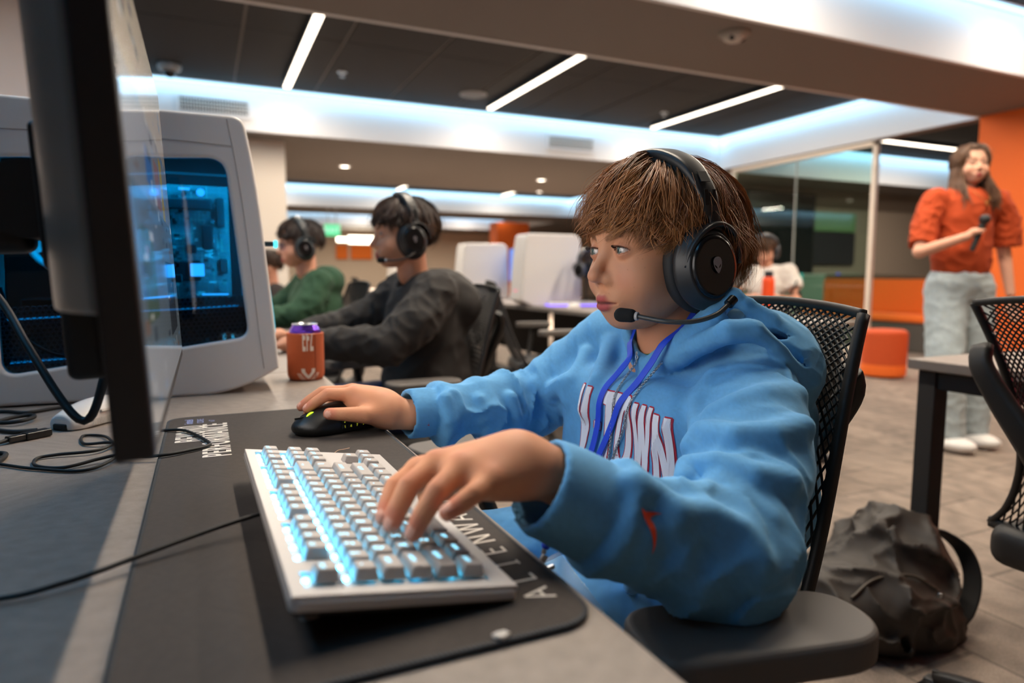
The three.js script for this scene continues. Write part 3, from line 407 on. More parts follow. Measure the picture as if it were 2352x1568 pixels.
// ---------- the boy in the blue hoodie ----------
// head frame: l = towards his left, u = up, f = forward; he looks along -x
const HEAD = [0.574, 0.993, -0.777], HY = 0.047, HP = -0.057;
const toHead = (x, y, z) => { const F = -(x - HEAD[0]), L = z - HEAD[2], Uy = y - HEAD[1], f2 = F * Math.cos(HY) + L * Math.sin(HY), l = -F * Math.sin(HY) + L * Math.cos(HY); return [l, Uy * Math.cos(HP) - f2 * Math.sin(HP), f2 * Math.cos(HP) + Uy * Math.sin(HP)]; };
const ofHead = (l, u, f) => { const u2 = u * Math.cos(HP) + f * Math.sin(HP), f2 = f * Math.cos(HP) - u * Math.sin(HP); return [HEAD[0] - (f2 * Math.cos(HY) - l * Math.sin(HY)), HEAD[1] + u2, HEAD[2] + f2 * Math.sin(HY) + l * Math.cos(HY)]; };
const headMat = () => { const o = ofHead(0, 0, 0), a = ofHead(1, 0, 0), b = ofHead(0, 1, 0), c = ofHead(0, 0, 1), d = (p) => V(p[0] - o[0], p[1] - o[1], p[2] - o[2]); return new THREE.Matrix4().makeBasis(d(a), d(b), d(c)).setPosition(...o); };   // geometry built as (l, u, f)
const HM = headMat();
const EYE = [0.0300, 0.0030, 0.0740], ER = 0.0118;
// face field, mirrored left to right; opts shift a few proportions for other people
function faceField(l, u, f) {
  const s = Math.abs(l);
  let d = sdEll(s, u, f, [0, 0.036, -0.014], [0.0735, 0.080, 0.090]);
  d = smin(d, sdEll(s, u, f, [0, -0.018, 0.026], [0.0615, 0.086, 0.060]), 0.03);
  d = smin(d, sdEll(s, u, f, [0, 0.040, 0.038], [0.060, 0.048, 0.047]), 0.02);
  d = smin(d, sdCap(s, u, f, [0.050, -0.048, 0.004], [0.008, -0.0825, 0.055], 0.016, 0.0155), 0.03);
  d = smin(d, sdBall(s, u, f, [0.004, -0.0825, 0.0625], 0.0150), 0.016);
  d = smin(d, sdBall(s, u, f, [0.036, -0.036, 0.056], 0.0265), 0.026);
  d = smin(d, sdCap(s, u, f, [0.006, 0.020, 0.078], [0.040, 0.019, 0.064], 0.0105, 0.010), 0.018);
  d = smax(d, -sdBall(s, u, f, [0.0305, 0.0025, 0.0975], 0.0185), 0.014);
  d = smin(d, sdEll(s, u, f, [0, -0.063, 0.076], [0.025, 0.019, 0.0175]), 0.016);
  d = smin(d, sdCap(s, u, f, [0, 0.010, 0.0805], [0, -0.0245, 0.1020], 0.0062, 0.0074), 0.012);
  d = smin(d, sdEll(s, u, f, [0, -0.0295, 0.1035], [0.0096, 0.0085, 0.0095]), 0.006);
  d = smin(d, sdBall(s, u, f, [0.0105, -0.0345, 0.0900], 0.0066), 0.011);
  // lids around the eyeball, with an almond opening
  const ex = s - EYE[0], ey = u - EYE[1] + 0.05 * ex, ez = f - EYE[2], er = len(ex, ey, ez);
  d = smin(d, er - (ER + 0.0016), 0.006);
  const q = clamp(1 - (ex / 0.0128) ** 2, 0, 1), up = 0.0050 * q ** 0.6 + 0.0002, dn = -0.0044 * q ** 0.7 - 0.0002, open = Math.max(ey - up, dn - ey, Math.abs(ex) - 0.0128, 0.004 - ez);
  d = smax(d, -open, 0.0012);
  d = Math.min(d, Math.max(er - (ER + 0.0001), -ez * 0 - 1));
  // mouth
  d = smin(d, sdChain(s, u, f, [[0, -0.0605, 0.0928, 0.0040], [0.0065, -0.0592, 0.0918, 0.0042], [0.0215, -0.0648, 0.0800, 0.0018]]), 0.005);
  d = smin(d, sdChain(s, u, f, [[0, -0.0712, 0.0912, 0.0056], [0.009, -0.0702, 0.0892, 0.0050], [0.0205, -0.0660, 0.0800, 0.0016]]), 0.005);
  d = smax(d, -sdChain(s, u, f, [[0, -0.0656, 0.0980, 0.0016], [0.009, -0.0652, 0.0962, 0.0014], [0.0225, -0.0662, 0.0845, 0.0007]]), 0.003);
  // ear
  d = smin(d, sdEll(s, u, f, [0.076, -0.012, -0.012], [0.007, 0.030, 0.018]), 0.008);
  return d;
}
const SKIN = lin('#d09470'), LIP = lin('#b0524f'), BLUSH = lin('#c97c66'), BROW = lin('#4a2f1d'), LASH = lin('#2a1812');
function faceColor(l, u, f, skin = SKIN) {
  const s = Math.abs(l); let c = skin;
  c = mixc(c, BLUSH, 0.55 * sstep(0.028, 0.0, len(s - 0.036, (u + 0.035) * 1.1, f - 0.075)) + 0.35 * sstep(0.016, 0.004, len(s, u + 0.030, f - 0.104)));
  const up = sdChain(s, u, f, [[0, -0.0605, 0.0935, 0.0036], [0.0065, -0.0598, 0.0925, 0.0036], [0.0215, -0.0650, 0.0805, 0.0014]]), lo = sdChain(s, u, f, [[0, -0.0708, 0.0925, 0.0050], [0.009, -0.0702, 0.0905, 0.0045], [0.0205, -0.0662, 0.0805, 0.0014]]);
  c = mixc(c, LIP, sstep(0.0030, -0.0002, Math.min(up, lo)) * (f > 0.07 ? 1 : 0));
  c = mixc(c, lin('#5a2420'), sstep(0.002, -0.0005, sdChain(s, u, f, [[0, -0.0656, 0.0970, 0.0014], [0.009, -0.0652, 0.0945, 0.0012], [0.0205, -0.0662, 0.084, 0.0004]])));
  c = mixc(c, lin('#4c211a'), sstep(0.0012, -0.001, sdEll(s, u, f, [0.0050, -0.0415, 0.0960], [0.0020, 0.0018, 0.0032])));
  const n = noise3(l * 900, u * 900, f * 900); if (n > 0.90 && noise3(l * 40, u * 40, 7) > 0.1) c = mixc(c, lin('#8a5238'), 0.35);
  c = mixc(c, BROW, 0.85 * sstep(0.0035, 0.0005, sdChain(s, u, f, [[0.012, 0.0195, 0.088, 0.0025], [0.028, 0.0245, 0.083, 0.0028], [0.046, 0.0190, 0.068, 0.0012]])) * (0.7 + 0.3 * noise3(l * 1500, u * 400, 3)));
  const ex = s - EYE[0], ey = u - EYE[1] + 0.05 * ex, ez = f - EYE[2], er = len(ex, ey, ez), q = clamp(1 - (ex / 0.0128) ** 2, 0, 1), a = 0.0050 * q ** 0.6, b = -0.0044 * q ** 0.7;
  if (er < ER + 0.0042 && Math.abs(ex) < 0.0140 && ez > 0) { c = mixc(c, LASH, 0.92 * sstep(0.0016, 0.0003, Math.abs(ey - a - 0.0006))); c = mixc(c, LASH, 0.5 * sstep(0.0011, 0.0002, Math.abs(ey - b + 0.0004))); c = mixc(c, lin('#b06a56'), 0.4 * sstep(0.005, 0.0, er - ER)); }
  return c;
}
const headGeo = surf((x, y, z) => faceField(x, y, z), [-0.09, -0.115, -0.115], [0.09, 0.14, 0.122], 0.0014, (l, u, f) => faceColor(l, u, f)).applyMatrix4(HM);
// hands: chains of tapered joints [x, y, z, r]
const LW = [0.246, 0.799, -0.482];
const handL = (x, y, z) => {
  let d = sdChain(x, y, z, [[0.262, 0.792, -0.480, 0.0235], [0.244, 0.801, -0.483, 0.0225], [0.226, 0.806, -0.488, 0.0215]]);
  d = smin(d, sdChain(x, y, z, [[0.226, 0.803, -0.475, 0.0155], [0.195, 0.8035, -0.463, 0.0095]]), 0.02);
  d = smin(d, sdChain(x, y, z, [[0.228, 0.807, -0.484, 0.0175], [0.178, 0.8095, -0.484, 0.0105]]), 0.02);
  d = smin(d, sdChain(x, y, z, [[0.228, 0.807, -0.494, 0.0175], [0.166, 0.8065, -0.510, 0.0108]]), 0.02);
  d = smin(d, sdChain(x, y, z, [[0.228, 0.804, -0.502, 0.0165], [0.157, 0.797, -0.532, 0.0108]]), 0.02);
  d = smin(d, sdEll(x, y, z, [0.203, 0.797, -0.490], [0.034, 0.0125, 0.030]), 0.02);
  const fin = (c) => { d = smin(d, sdChain(x, y, z, c), 0.005); };
  fin([[0.195, 0.8035, -0.463, 0.0092], [0.174, 0.799, -0.4505, 0.0080], [0.162, 0.7935, -0.4475, 0.0073], [0.1525, 0.7895, -0.4455, 0.0064]]);
  fin([[0.178, 0.8095, -0.484, 0.0102], [0.152, 0.799, -0.4675, 0.0088], [0.1385, 0.7825, -0.4635, 0.0078], [0.1315, 0.7725, -0.4605, 0.0066]]);
  fin([[0.166, 0.8065, -0.510, 0.0104], [0.1385, 0.796, -0.497, 0.0090], [0.1260, 0.7800, -0.4885, 0.0080], [0.1215, 0.7725, -0.4835, 0.0068]]);
  fin([[0.157, 0.797, -0.532, 0.0102], [0.1335, 0.789, -0.5195, 0.0088], [0.1240, 0.7775, -0.508, 0.0078], [0.1195, 0.7725, -0.5015, 0.0066]]);
  d = smin(d, sdChain(x, y, z, [[0.226, 0.794, -0.505, 0.0145], [0.200, 0.784, -0.524, 0.0115], [0.181, 0.778, -0.530, 0.0095], [0.163, 0.7745, -0.531, 0.0078]]), 0.010);
  return d;
};
const handR = (x, y, z) => {
  let d = sdChain(x, y, z, [[0.268, 0.755, -0.945, 0.0225], [0.246, 0.7575, -0.951, 0.0225], [0.228, 0.763, -0.958, 0.0220]]);
  for (const m of [[0.192, 0.786, -0.973, 0.0108], [0.193, 0.786, -0.997, 0.0112], [0.197, 0.779, -1.018, 0.0108], [0.206, 0.768, -1.034, 0.0100]]) d = smin(d, sdChain(x, y, z, [[0.232, 0.765, -0.958 + (m[2] + 1.0) * 0.35, 0.0175], m]), 0.020);
  d = smin(d, sdEll(x, y, z, [0.212, 0.772, -0.985], [0.032, 0.014, 0.034]), 0.02);
  const fin = (c) => { d = smin(d, sdChain(x, y, z, c), 0.005); };
  fin([[0.192, 0.786, -0.973, 0.0104], [0.155, 0.7880, -0.978, 0.0090], [0.138, 0.7775, -0.980, 0.0080], [0.1265, 0.7690, -0.981, 0.0068]]);
  fin([[0.193, 0.786, -0.997, 0.0104], [0.152, 0.7875, -1.0035, 0.0090], [0.134, 0.7765, -1.006, 0.0080], [0.1215, 0.7675, -1.007, 0.0068]]);
  fin([[0.197, 0.779, -1.018, 0.0100], [0.160, 0.777, -1.031, 0.0086], [0.142, 0.762, -1.036, 0.0078], [0.134, 0.751, -1.037, 0.0066]]);
  fin([[0.206, 0.768, -1.034, 0.0094], [0.178, 0.764, -1.046, 0.0078], [0.162, 0.752, -1.049, 0.0070], [0.155, 0.745, -1.049, 0.0060]]);
  d = smin(d, sdChain(x, y, z, [[0.232, 0.758, -0.944, 0.0165], [0.200, 0.7625, -0.9345, 0.0125], [0.172, 0.7655, -0.9375, 0.0098], [0.151, 0.7665, -0.9445, 0.0084]]), 0.012);
  return d;
};
const NAIL = lin('#e0ab98'), KNUCK = lin('#c47d68');
const tipsL = [[0.1512, 0.7935, -0.4455], [0.1285, 0.7745, -0.4590], [0.1185, 0.7745, -0.4825], [0.1168, 0.7745, -0.5005]], tipsR = [[0.1235, 0.7725, -0.981], [0.1185, 0.771, -1.007], [0.1475, 0.7675, -0.938]], knucks = [[0.195, 0.812, -0.463], [0.178, 0.819, -0.484], [0.166, 0.817, -0.510], [0.152, 0.807, -0.466], [0.138, 0.804, -0.496], [0.192, 0.797, -0.973], [0.193, 0.797, -0.997], [0.155, 0.797, -0.978]];
const handColor = (x, y, z) => { let c = mixc(SKIN, BLUSH, 0.12 + 0.10 * noise3(x * 60, y * 60, z * 60)), k = 1; for (const p of knucks) k = Math.min(k, len(x - p[0], y - p[1], z - p[2]) / 0.012); c = mixc(c, KNUCK, 0.5 * clamp(1 - k, 0, 1)); let t = 1; for (const p of tipsL.concat(tipsR)) t = Math.min(t, len(x - p[0], y - p[1], z - p[2])); return mixc(mixc(c, BLUSH, 0.75 * sstep(0.017, 0.007, t)), NAIL, sstep(0.0052, 0.0046, t)); };
const handLGeo = surf(handL, [0.10, 0.75, -0.56], [0.30, 0.845, -0.42], 0.0021, handColor), handRGeo = surf(handR, [0.10, 0.725, -1.08], [0.30, 0.82, -0.90], 0.0023, handColor);
// neck and the body inside the clothes
const NB = [0.607, 0.855, -0.775];
const bodyField = (x, y, z) => {
  const a = ofHead(0, -0.050, -0.018), b = ofHead(0, 0.02, -0.02);
  let d = sdChain(x, y, z, [[...b, 0.052], [...a, 0.0475], [0.603, 0.885, -0.776, 0.0485], [0.615, 0.835, -0.775, 0.050]]);
  d = smin(d, sdCap(x, y, z, [0.622, 0.795, -0.68], [0.622, 0.795, -0.87], 0.030), 0.04);
  d = smin(d, sdEll(x, y, z, [0.615, 0.74, -0.773], [0.090, 0.11, 0.135]), 0.05); d = smin(d, sdEll(x, y, z, [0.615, 0.58, -0.77], [0.095, 0.12, 0.13]), 0.05);
  d = smin(d, sdChain(x, y, z, [[0.615, 0.795, -0.66, 0.032], [0.435, 0.70, -0.468, 0.034], [0.258, 0.794, -0.481, 0.022]]), 0.03);
  d = smin(d, sdChain(x, y, z, [[0.61, 0.80, -0.89, 0.032], [0.51, 0.745, -1.0, 0.034], [0.265, 0.755, -0.947, 0.021]]), 0.03);
  for (const s of [-1, 1]) d = smin(d, sdChain(x, y, z, [[0.60, 0.545, -0.77 + s * 0.08, 0.065], [0.25, 0.535, -0.77 + s * 0.10, 0.05], [0.27, 0.14, -0.77 + s * 0.10, 0.038]]), 0.04);
  return d;
};
const bodyGeo = surf(bodyField, [0.14, 0.08, -1.12], [0.80, 1.0, -0.40], 0.009, (x, y, z) => mixc(SKIN, BLUSH, 0.2 + 0.1 * noise3(x * 30, y * 30, z * 30)));
const strip3 = (g) => { const o = new THREE.BufferGeometry(); for (const k of ['position', 'normal', 'color']) o.setAttribute(k, g.attributes[k]); o.setIndex(g.index); return o; };
const skinM = std(0xffffff, 0.56, { vertexColors: true, specularIntensity: 0.45 });
const boy = part('person', mergeGeometries([headGeo, handLGeo, handRGeo, bodyGeo].map(strip3)), skinM);
tag(boy, 'boy in a sky-blue hoodie with brown hair, left hand on keyboard, right hand on mouse', 'person');
// eyes
function eyeGeo(side, gaze = [0.0, -0.02, 1], iris = '#5d6a64') {
  const g = new THREE.SphereGeometry(ER + 0.0004, 48, 32), p = g.attributes.position, C = new Float32Array(p.count * 3), G = V(...gaze).normalize(), ir = lin(iris);
  for (let i = 0; i < p.count; i++) { const v = V().fromBufferAttribute(p, i).normalize(), a = v.angleTo(G); let c = mixc(lin('#c2b8b0'), lin('#c99a90'), 0.5 * sstep(0.75, 1.3, a)); if (a < 0.55) c = mixc(ir, lin('#28302c'), sstep(0.40, 0.55, a)); if (a < 0.24) c = lin('#060606'); C.set(c, i * 3); }
  g.setAttribute('color', new THREE.BufferAttribute(C, 3)); return g.translate(side * EYE[0], EYE[1], EYE[2]);
}
const eyeM = std(0xffffff, 0.08, { vertexColors: true, clearcoat: 1, clearcoatRoughness: 0.03 });
for (const s of [1, -1]) part('eye', eyeGeo(s, [-0.12, -0.04, 1]).applyMatrix4(HM), eyeM, boy);
{ const L = []; for (const s of [1, -1]) for (let i = 0; i < 26; i++) { const ex = mix(-0.0118, 0.0122, i / 25), q = 1 - (ex / 0.0128) ** 2, y0 = 0.0050 * q ** 0.6 + 0.0004 - 0.05 * ex, z0 = Math.sqrt(Math.max(0, (ER + 0.001) ** 2 - ex * ex - y0 * y0)), o = 0.35 * ex; const P = (a, b, c) => [s * (EYE[0] + a), EYE[1] + b, EYE[2] + c]; L.push(tube([P(ex, y0, z0), P(ex + o * 0.5, y0 - 0.0006, z0 + 0.0035), P(ex + o, y0 + 0.0022, z0 + 0.0062)], 0.00022, 4, 3)); } part('eyelashes', join(L).applyMatrix4(HM), std(0x22140e, 0.6), boy); }

// hair: a cap under many tapered locks
const HCEN = [0, 0.033, -0.014], HR = [0.0785, 0.0855, 0.0960];
const scalp = (th, ph, o, full = 0) => { const b = Math.max(0, -Math.cos(ph)); return [HCEN[0] + (HR[0] + o) * Math.sin(th) * Math.sin(ph), HCEN[1] + (HR[1] + o + full * 0.006 * b) * Math.cos(th), HCEN[2] + (HR[2] + o + full * 0.022 * b) * Math.sin(th) * Math.cos(ph)]; };
function hairGeo(count, tint, endOf, opt = {}) {
  const P = [], C = [], I = [], SEG = opt.seg ?? 9, K = 3, guides = [];
  for (let i = 0; i < (opt.clumps ?? 300); i++) guides.push({ ph: rr(-Math.PI, Math.PI), th: Math.acos(rr(-0.1, 0.995)), sw: rr(-0.30, 0.30), lift: rr(0.0, 1) ** 2, curl: rr(-1, 1), len: rr(0.86, 1.05), flick: rr(0, 1) ** 1.5, tone: rnd(), wob: rr(0, 9) });
  for (let i = 0; i < count; i++) {
    const g = guides[Math.floor(rnd() * guides.length)], j = rr(-1, 1), j2 = rr(-1, 1), th0 = clamp(g.th + j2 * 0.12, 0.02, 2), th1 = endOf(g.ph, g) * g.len + rr(-0.10, 0.06);
    if (th1 < th0 + 0.12) continue;
    const front = Math.max(0, Math.cos(g.ph)), back = Math.max(0, -Math.cos(g.ph)), side = Math.abs(Math.sin(g.ph)), lay = rr(0.0, 0.010) + g.lift * 0.010, w = rr(0.00022, 0.00050) * (opt.w ?? 1), tone = clamp(0.55 * g.tone + 0.45 * rnd(), 0, 1), base = P.length / 3, pts = [];
    const wild = rnd() < 0.05 ? rr(0.006, 0.024) : 0, own = rr(-0.07, 0.07);
    for (let k = 0; k <= SEG; k++) {
      const t = k / SEG, th = mix(th0, th1, t), clump = 1 - 0.75 * sstep(0.2, 1, t), ph = g.ph + j * 0.12 * clump - (opt.sweep ?? 0.28) * front * t * t * (0.5 + 0.5 * Math.cos(g.ph - 0.6)) + g.sw * t * t + own * t + 0.05 * g.curl * Math.sin(t * 4 + g.wob);
      const o = lay * Math.sin(Math.PI * Math.min(1, t * 0.8 + 0.16)) + 0.003 + 0.006 * t * front + ((opt.flick ?? 0.045) * g.flick * back + 0.012 * g.flick * side) * sstep(0.5, 1, t) ** 1.3 + wild * sstep(0.2, 0.9, t) + 0.005 * noise3(th * 3, ph * 3, g.wob) * t;
      pts.push(V(...scalp(th, ph, o, opt.full ?? 0)));
    }
    for (let k = 0; k <= SEG; k++) {
      const t = k / SEG, T = (k < SEG ? pts[k + 1].clone().sub(pts[k]) : pts[k].clone().sub(pts[k - 1])).normalize(), out = pts[k].clone().sub(V(...HCEN)).normalize(), s = T.clone().cross(out).normalize(), b = s.clone().cross(T), r = w * Math.min(1, 0.5 + t * 3) * (1 - 0.94 * sstep(0.5, 1, t));
      const c = tint(tone, t);
      for (let a = 0; a < K; a++) { const an = a / K * Math.PI * 2 + 0.5, ca = Math.cos(an) * 1.7 * r, sa = Math.sin(an) * r; P.push(pts[k].x + s.x * ca + b.x * sa, pts[k].y + s.y * ca + b.y * sa, pts[k].z + s.z * ca + b.z * sa); C.push(...c); }
    }
    for (let k = 0; k < SEG; k++) for (let a = 0; a < K; a++) { const p = base + k * K + a, q = base + k * K + (a + 1) % K; I.push(p, q, p + K, q, q + K, p + K); }
  }
  const g = new THREE.BufferGeometry(); g.setAttribute('position', new THREE.Float32BufferAttribute(P, 3)); g.setAttribute('color', new THREE.Float32BufferAttribute(C, 3)); g.setIndex(I); g.computeVertexNormals(); return g;
}
const hairTint = (a, b, c) => { const A = lin(a), B = lin(b), D = lin(c); return (tone, t) => mixc(mixc(A, B, tone), D, 0.45 * t * tone); };
// how far down the hair falls, by the direction around the head (0 = forehead)
const boyHairEnd = (ph) => { const a = Math.abs(ph); return a < 0.6 ? mix(1.58, 1.64, a / 0.6) : a < 1.15 ? mix(1.64, 1.92, (a - 0.6) / 0.55) : a < 1.9 ? mix(1.92, 2.10, (a - 1.15) / 0.75) : mix(2.10, 2.50, (a - 1.9) / 1.24); };
function capField(endOf, o) { return (l, u, f) => { const d = sdEll(l, u, f, HCEN, [HR[0] + o, HR[1] + o, HR[2] + o]); const ph = Math.atan2(l / HR[0], (f - HCEN[2]) / HR[2]), th = Math.acos(clamp((u - HCEN[1]) / (HR[1] + o), -1, 1)); return Math.max(d, (th - endOf(ph) * 0.90) * 0.07, -d - 0.012); }; }
const hairM = std(0xffffff, 0.50, { vertexColors: true, sheen: 0.3, sheenColor: new THREE.Color('#c88a52'), sheenRoughness: 0.4 });
const hair = part('hair', hairGeo(24000, hairTint('#5a3018', '#aa662e', '#dca566'), boyHairEnd, { clumps: 600, full: 1, flick: 0.05 }).applyMatrix4(HM), hairM, boy);
part('hair_underlayer', surf(capField(boyHairEnd, 0.0035), [-0.1, -0.09, -0.125], [0.1, 0.145, 0.115], 0.003).applyMatrix4(HM), std(0x4a2d17, 0.85), hair);

// ---------- headset ----------
function headset(name, label, M4, opts = {}) {
  const o = thing(name, label, 'headset'), col = opts.color ?? 0x26282a, A = std(col, 0.42), S = std(0x1b1c1d, 0.7), G = std(0x0c0c0e, 0.25), put = (n, g, m) => part(n, (Array.isArray(g) ? join(g) : g).applyMatrix4(M4), m, o);
  const f0 = -0.006;
  put('headband', ribbon([[-0.0925, 0.034, f0 - 0.008], [-0.0900, 0.068, f0 - 0.003], [-0.069, 0.104, f0 + 0.003], [-0.036, 0.1235, f0 + 0.007], [0, 0.1295, f0 + 0.008], [0.036, 0.1235, f0 + 0.007], [0.069, 0.104, f0 + 0.003], [0.0900, 0.068, f0 - 0.003], [0.0925, 0.034, f0 - 0.008]], (t) => 0.0135 + 0.003 * Math.sin(t * Math.PI), (t) => 0.026 + 0.013 * Math.sin(Math.PI * t), [0, 0, 1], 64, 16), A);
  put('headband_pad', ribbon([[-0.082, 0.066, f0 + 0.001], [-0.063, 0.097, f0 + 0.005], [-0.034, 0.1150, f0 + 0.009], [0, 0.1205, f0 + 0.010], [0.034, 0.1150, f0 + 0.009], [0.063, 0.097, f0 + 0.005], [0.082, 0.066, f0 + 0.001]], 0.011, 0.036, [0, 0, 1], 40, 14), S);
  for (const s of [1, -1]) {
    const X = (p) => [p[0] * s, p[1], p[2]], C = (g) => { if (s < 0) { g.scale(-1, 1, 1); if (g.index) { const a = g.index.array; for (let i = 0; i < a.length; i += 3) { const t = a[i]; a[i] = a[i + 1]; a[i + 1] = t; } } g.computeVertexNormals(); } return g; };
    const cup = (prof) => { const g = lathe(prof, 56); g.rotateZ(-Math.PI / 2); g.scale(1, 1.12, 0.90); g.rotateX(0.12); g.rotateY(-0.10); g.translate(0.0, -0.023, -0.012); return C(g); };
    put('ear_cushion', cup([[0.030, 0.066], [0.044, 0.064], [0.052, 0.068], [0.0545, 0.076], [0.0525, 0.084], [0.046, 0.087], [0.02, 0.087]]), S);
    put('ear_cup', cup([[0, 0.084], [0.048, 0.086], [0.0505, 0.090], [0.0495, 0.096], [0.044, 0.103], [0.040, 0.110], [0.0375, 0.1115], [0, 0.112]]), A);
    const disc = put('cup_cover', cup([[0, 0.1135], [0.030, 0.1165], [0.0345, 0.1150], [0.0365, 0.1105], [0.0365, 0.106]]), G);
    put('yoke', [ribbon([X([0.0935, 0.050, f0 - 0.008]), X([0.0970, 0.034, f0 - 0.009]), X([0.0985, 0.022, f0 - 0.009])], 0.010, 0.019, [0, 0, 1], 12, 10), ribbon([X([0.0960, -0.022, f0 + 0.040]), X([0.1005, 0.000, f0 + 0.035]), X([0.1020, 0.020, f0 + 0.018]), X([0.1010, 0.030, f0 - 0.008]), X([0.0985, 0.022, f0 - 0.032]), X([0.0945, 0.002, f0 - 0.049]), X([0.091, -0.020, f0 - 0.054])], (t) => 0.007, (t) => 0.013 + 0.006 * Math.sin(Math.PI * t), [s, 0, 0.02], 40, 12)], A);
    if (s > 0 || opts.both) { const e = new THREE.Shape(); e.moveTo(0, -0.0105); e.bezierCurveTo(0.0025, -0.0085, 0.0062, -0.003, 0.0062, 0.0035); e.bezierCurveTo(0.0062, 0.0085, 0.0035, 0.0105, 0, 0.0105); e.bezierCurveTo(-0.0035, 0.0105, -0.0062, 0.0085, -0.0062, 0.0035); e.bezierCurveTo(-0.0062, -0.003, -0.0025, -0.0085, 0, -0.0105);
      for (const q of [1, -1]) { const h = new THREE.Path(); h.moveTo(q * 0.0010, -0.0042); h.quadraticCurveTo(q * 0.0012, -0.0012, q * 0.0050, 0.0012); h.quadraticCurveTo(q * 0.0046, -0.0032, q * 0.0010, -0.0042); e.holes.push(h); }
      const g = extrude(e, 0.0004); g.rotateY(Math.PI / 2); g.translate(0.1166, 0.0, 0.0); g.rotateX(0.12); g.rotateY(-0.10); g.translate(0.0003, -0.021, -0.014); const em = part('emblem', C(g).applyMatrix4(M4), std(0x8a8588, 0.35, { metalness: 0.4 }), o); }
    const ins = (w, h, x, y, z, r) => rbox(0.0007, h, w, 0.0003).rotateZ(r).rotateX(0).translate(x * s, y, z);
    put('slider_inset', [ins(0.015, 0.016, 0.0893, 0.0905, f0, 0.52 * s), ins(0.006, 0.020, 0.0985, 0.064, f0 + 0.004, 0.10 * s), ins(0.006, 0.020, 0.0985, 0.064, f0 - 0.009, 0.10 * s)], std(0x151617, 0.5));
  }
  if (opts.mic) { part('mic_boom', new THREE.TubeGeometry(curve(opts.mic), 60, 0.0031, 10), std(0x3a3733, 0.4), o); part('mic_mount', bar(opts.mic[0], opts.mount, 0.0062, 0.006, 14), G, o); const m = opts.mic[opts.mic.length - 1], e = opts.tip; part('mic_collar', bar(m, [mix(m[0], e[0], 0.16), mix(m[1], e[1], 0.16), mix(m[2], e[2], 0.16)], 0.0052, 0.0056, 16), std(0xb8b4b0, 0.4), o);
    part('mic_foam', surf((x, y, z) => sdCap(x, y, z, [mix(m[0], e[0], 0.42), mix(m[1], e[1], 0.42), mix(m[2], e[2], 0.42)], e, 0.0085, 0.0092) + 0.0003 * noise3(x * 900, y * 900, z * 900), [Math.min(m[0], e[0]) - 0.02, Math.min(m[1], e[1]) - 0.02, Math.min(m[2], e[2]) - 0.02], [Math.max(m[0], e[0]) + 0.02, Math.max(m[1], e[1]) + 0.02, Math.max(m[2], e[2]) + 0.02], 0.0013), std(0x121212, 0.95), o); }
  return o;
}
headset('headset', 'black over-ear headset with boom microphone on the boy in the blue hoodie', HM, { mic: [[0.583, 0.924, -0.640], [0.562, 0.912, -0.638], [0.537, 0.904, -0.648], [0.513, 0.903, -0.668], [0.500, 0.906, -0.690], [0.494, 0.908, -0.702]], mount: [0.592, 0.931, -0.641], tip: [0.482, 0.909, -0.722] });

// ---------- hoodie ----------
const AXL = [[0.622, 0.812, -0.632, 0.056], [0.545, 0.765, -0.552, 0.061], [0.428, 0.700, -0.466, 0.056], [0.325, 0.742, -0.474, 0.0455], [0.242, 0.790, -0.480, 0.0395]];
const AXR = [[0.60, 0.845, -0.92, 0.058], [0.545, 0.79, -0.975, 0.055], [0.500, 0.745, -1.005, 0.050], [0.38, 0.752, -0.965, 0.042], [0.262, 0.757, -0.949, 0.034]];
const FOLDS = [];                                  // ridges of cloth: { p: [[x, y, z, r] ...], k }
function limb(x, y, z, ax) {                       // distance, and where along and around the limb
  let best = 1e9, s = 0, acc = 0, q = 0, w = 0; for (let i = 0; i + 1 < ax.length; i++) { const a = ax[i], b = ax[i + 1], bx = b[0] - a[0], by = b[1] - a[1], bz = b[2] - a[2], L2 = bx * bx + by * by + bz * bz, t = clamp(((x - a[0]) * bx + (y - a[1]) * by + (z - a[2]) * bz) / L2, 0, 1), dx = x - a[0] - bx * t, dy = y - a[1] - by * t, dz = z - a[2] - bz * t, d = len(dx, dy, dz) - mix(a[3], b[3], t), L = Math.sqrt(L2); if (d < best) { best = d; s = acc + L * t; q = dy; w = dz; } acc += L; } return [best, s, q, w, acc];
}
const dirOf = (a, b) => { const d = [b[0] - a[0], b[1] - a[1], b[2] - a[2]], l = len(...d); return d.map((v) => v / l); };
const cutL = dirOf(AXL[3], AXL[4]), cutR = dirOf(AXR[3], AXR[4]);
const ridge = (n) => { const a = 1 - Math.abs(n); return a * a * a; };
const CREASES = [];
const HOODRIM = [[0.606, 0.933, -0.676], [0.621, 0.926, -0.661], [0.647, 0.907, -0.638], [0.682, 0.869, -0.620], [0.697, 0.843, -0.609], [0.680, 0.829, -0.602]];
const HOODLIP = [[0.680, 0.828, -0.602], [0.636, 0.858, -0.596], [0.612, 0.880, -0.599], [0.592, 0.893, -0.606], [0.566, 0.893, -0.618], [0.560, 0.878, -0.653], [0.557, 0.856, -0.696], [0.557, 0.832, -0.748]];
const HOODIN = [[0.614, 0.932, -0.668], [0.597, 0.914, -0.680], [0.582, 0.882, -0.704], [0.566, 0.856, -0.730], [0.553, 0.830, -0.758], [0.556, 0.849, -0.790], [0.568, 0.873, -0.822], [0.600, 0.893, -0.857], [0.65, 0.905, -0.86], [0.69, 0.905, -0.82]];
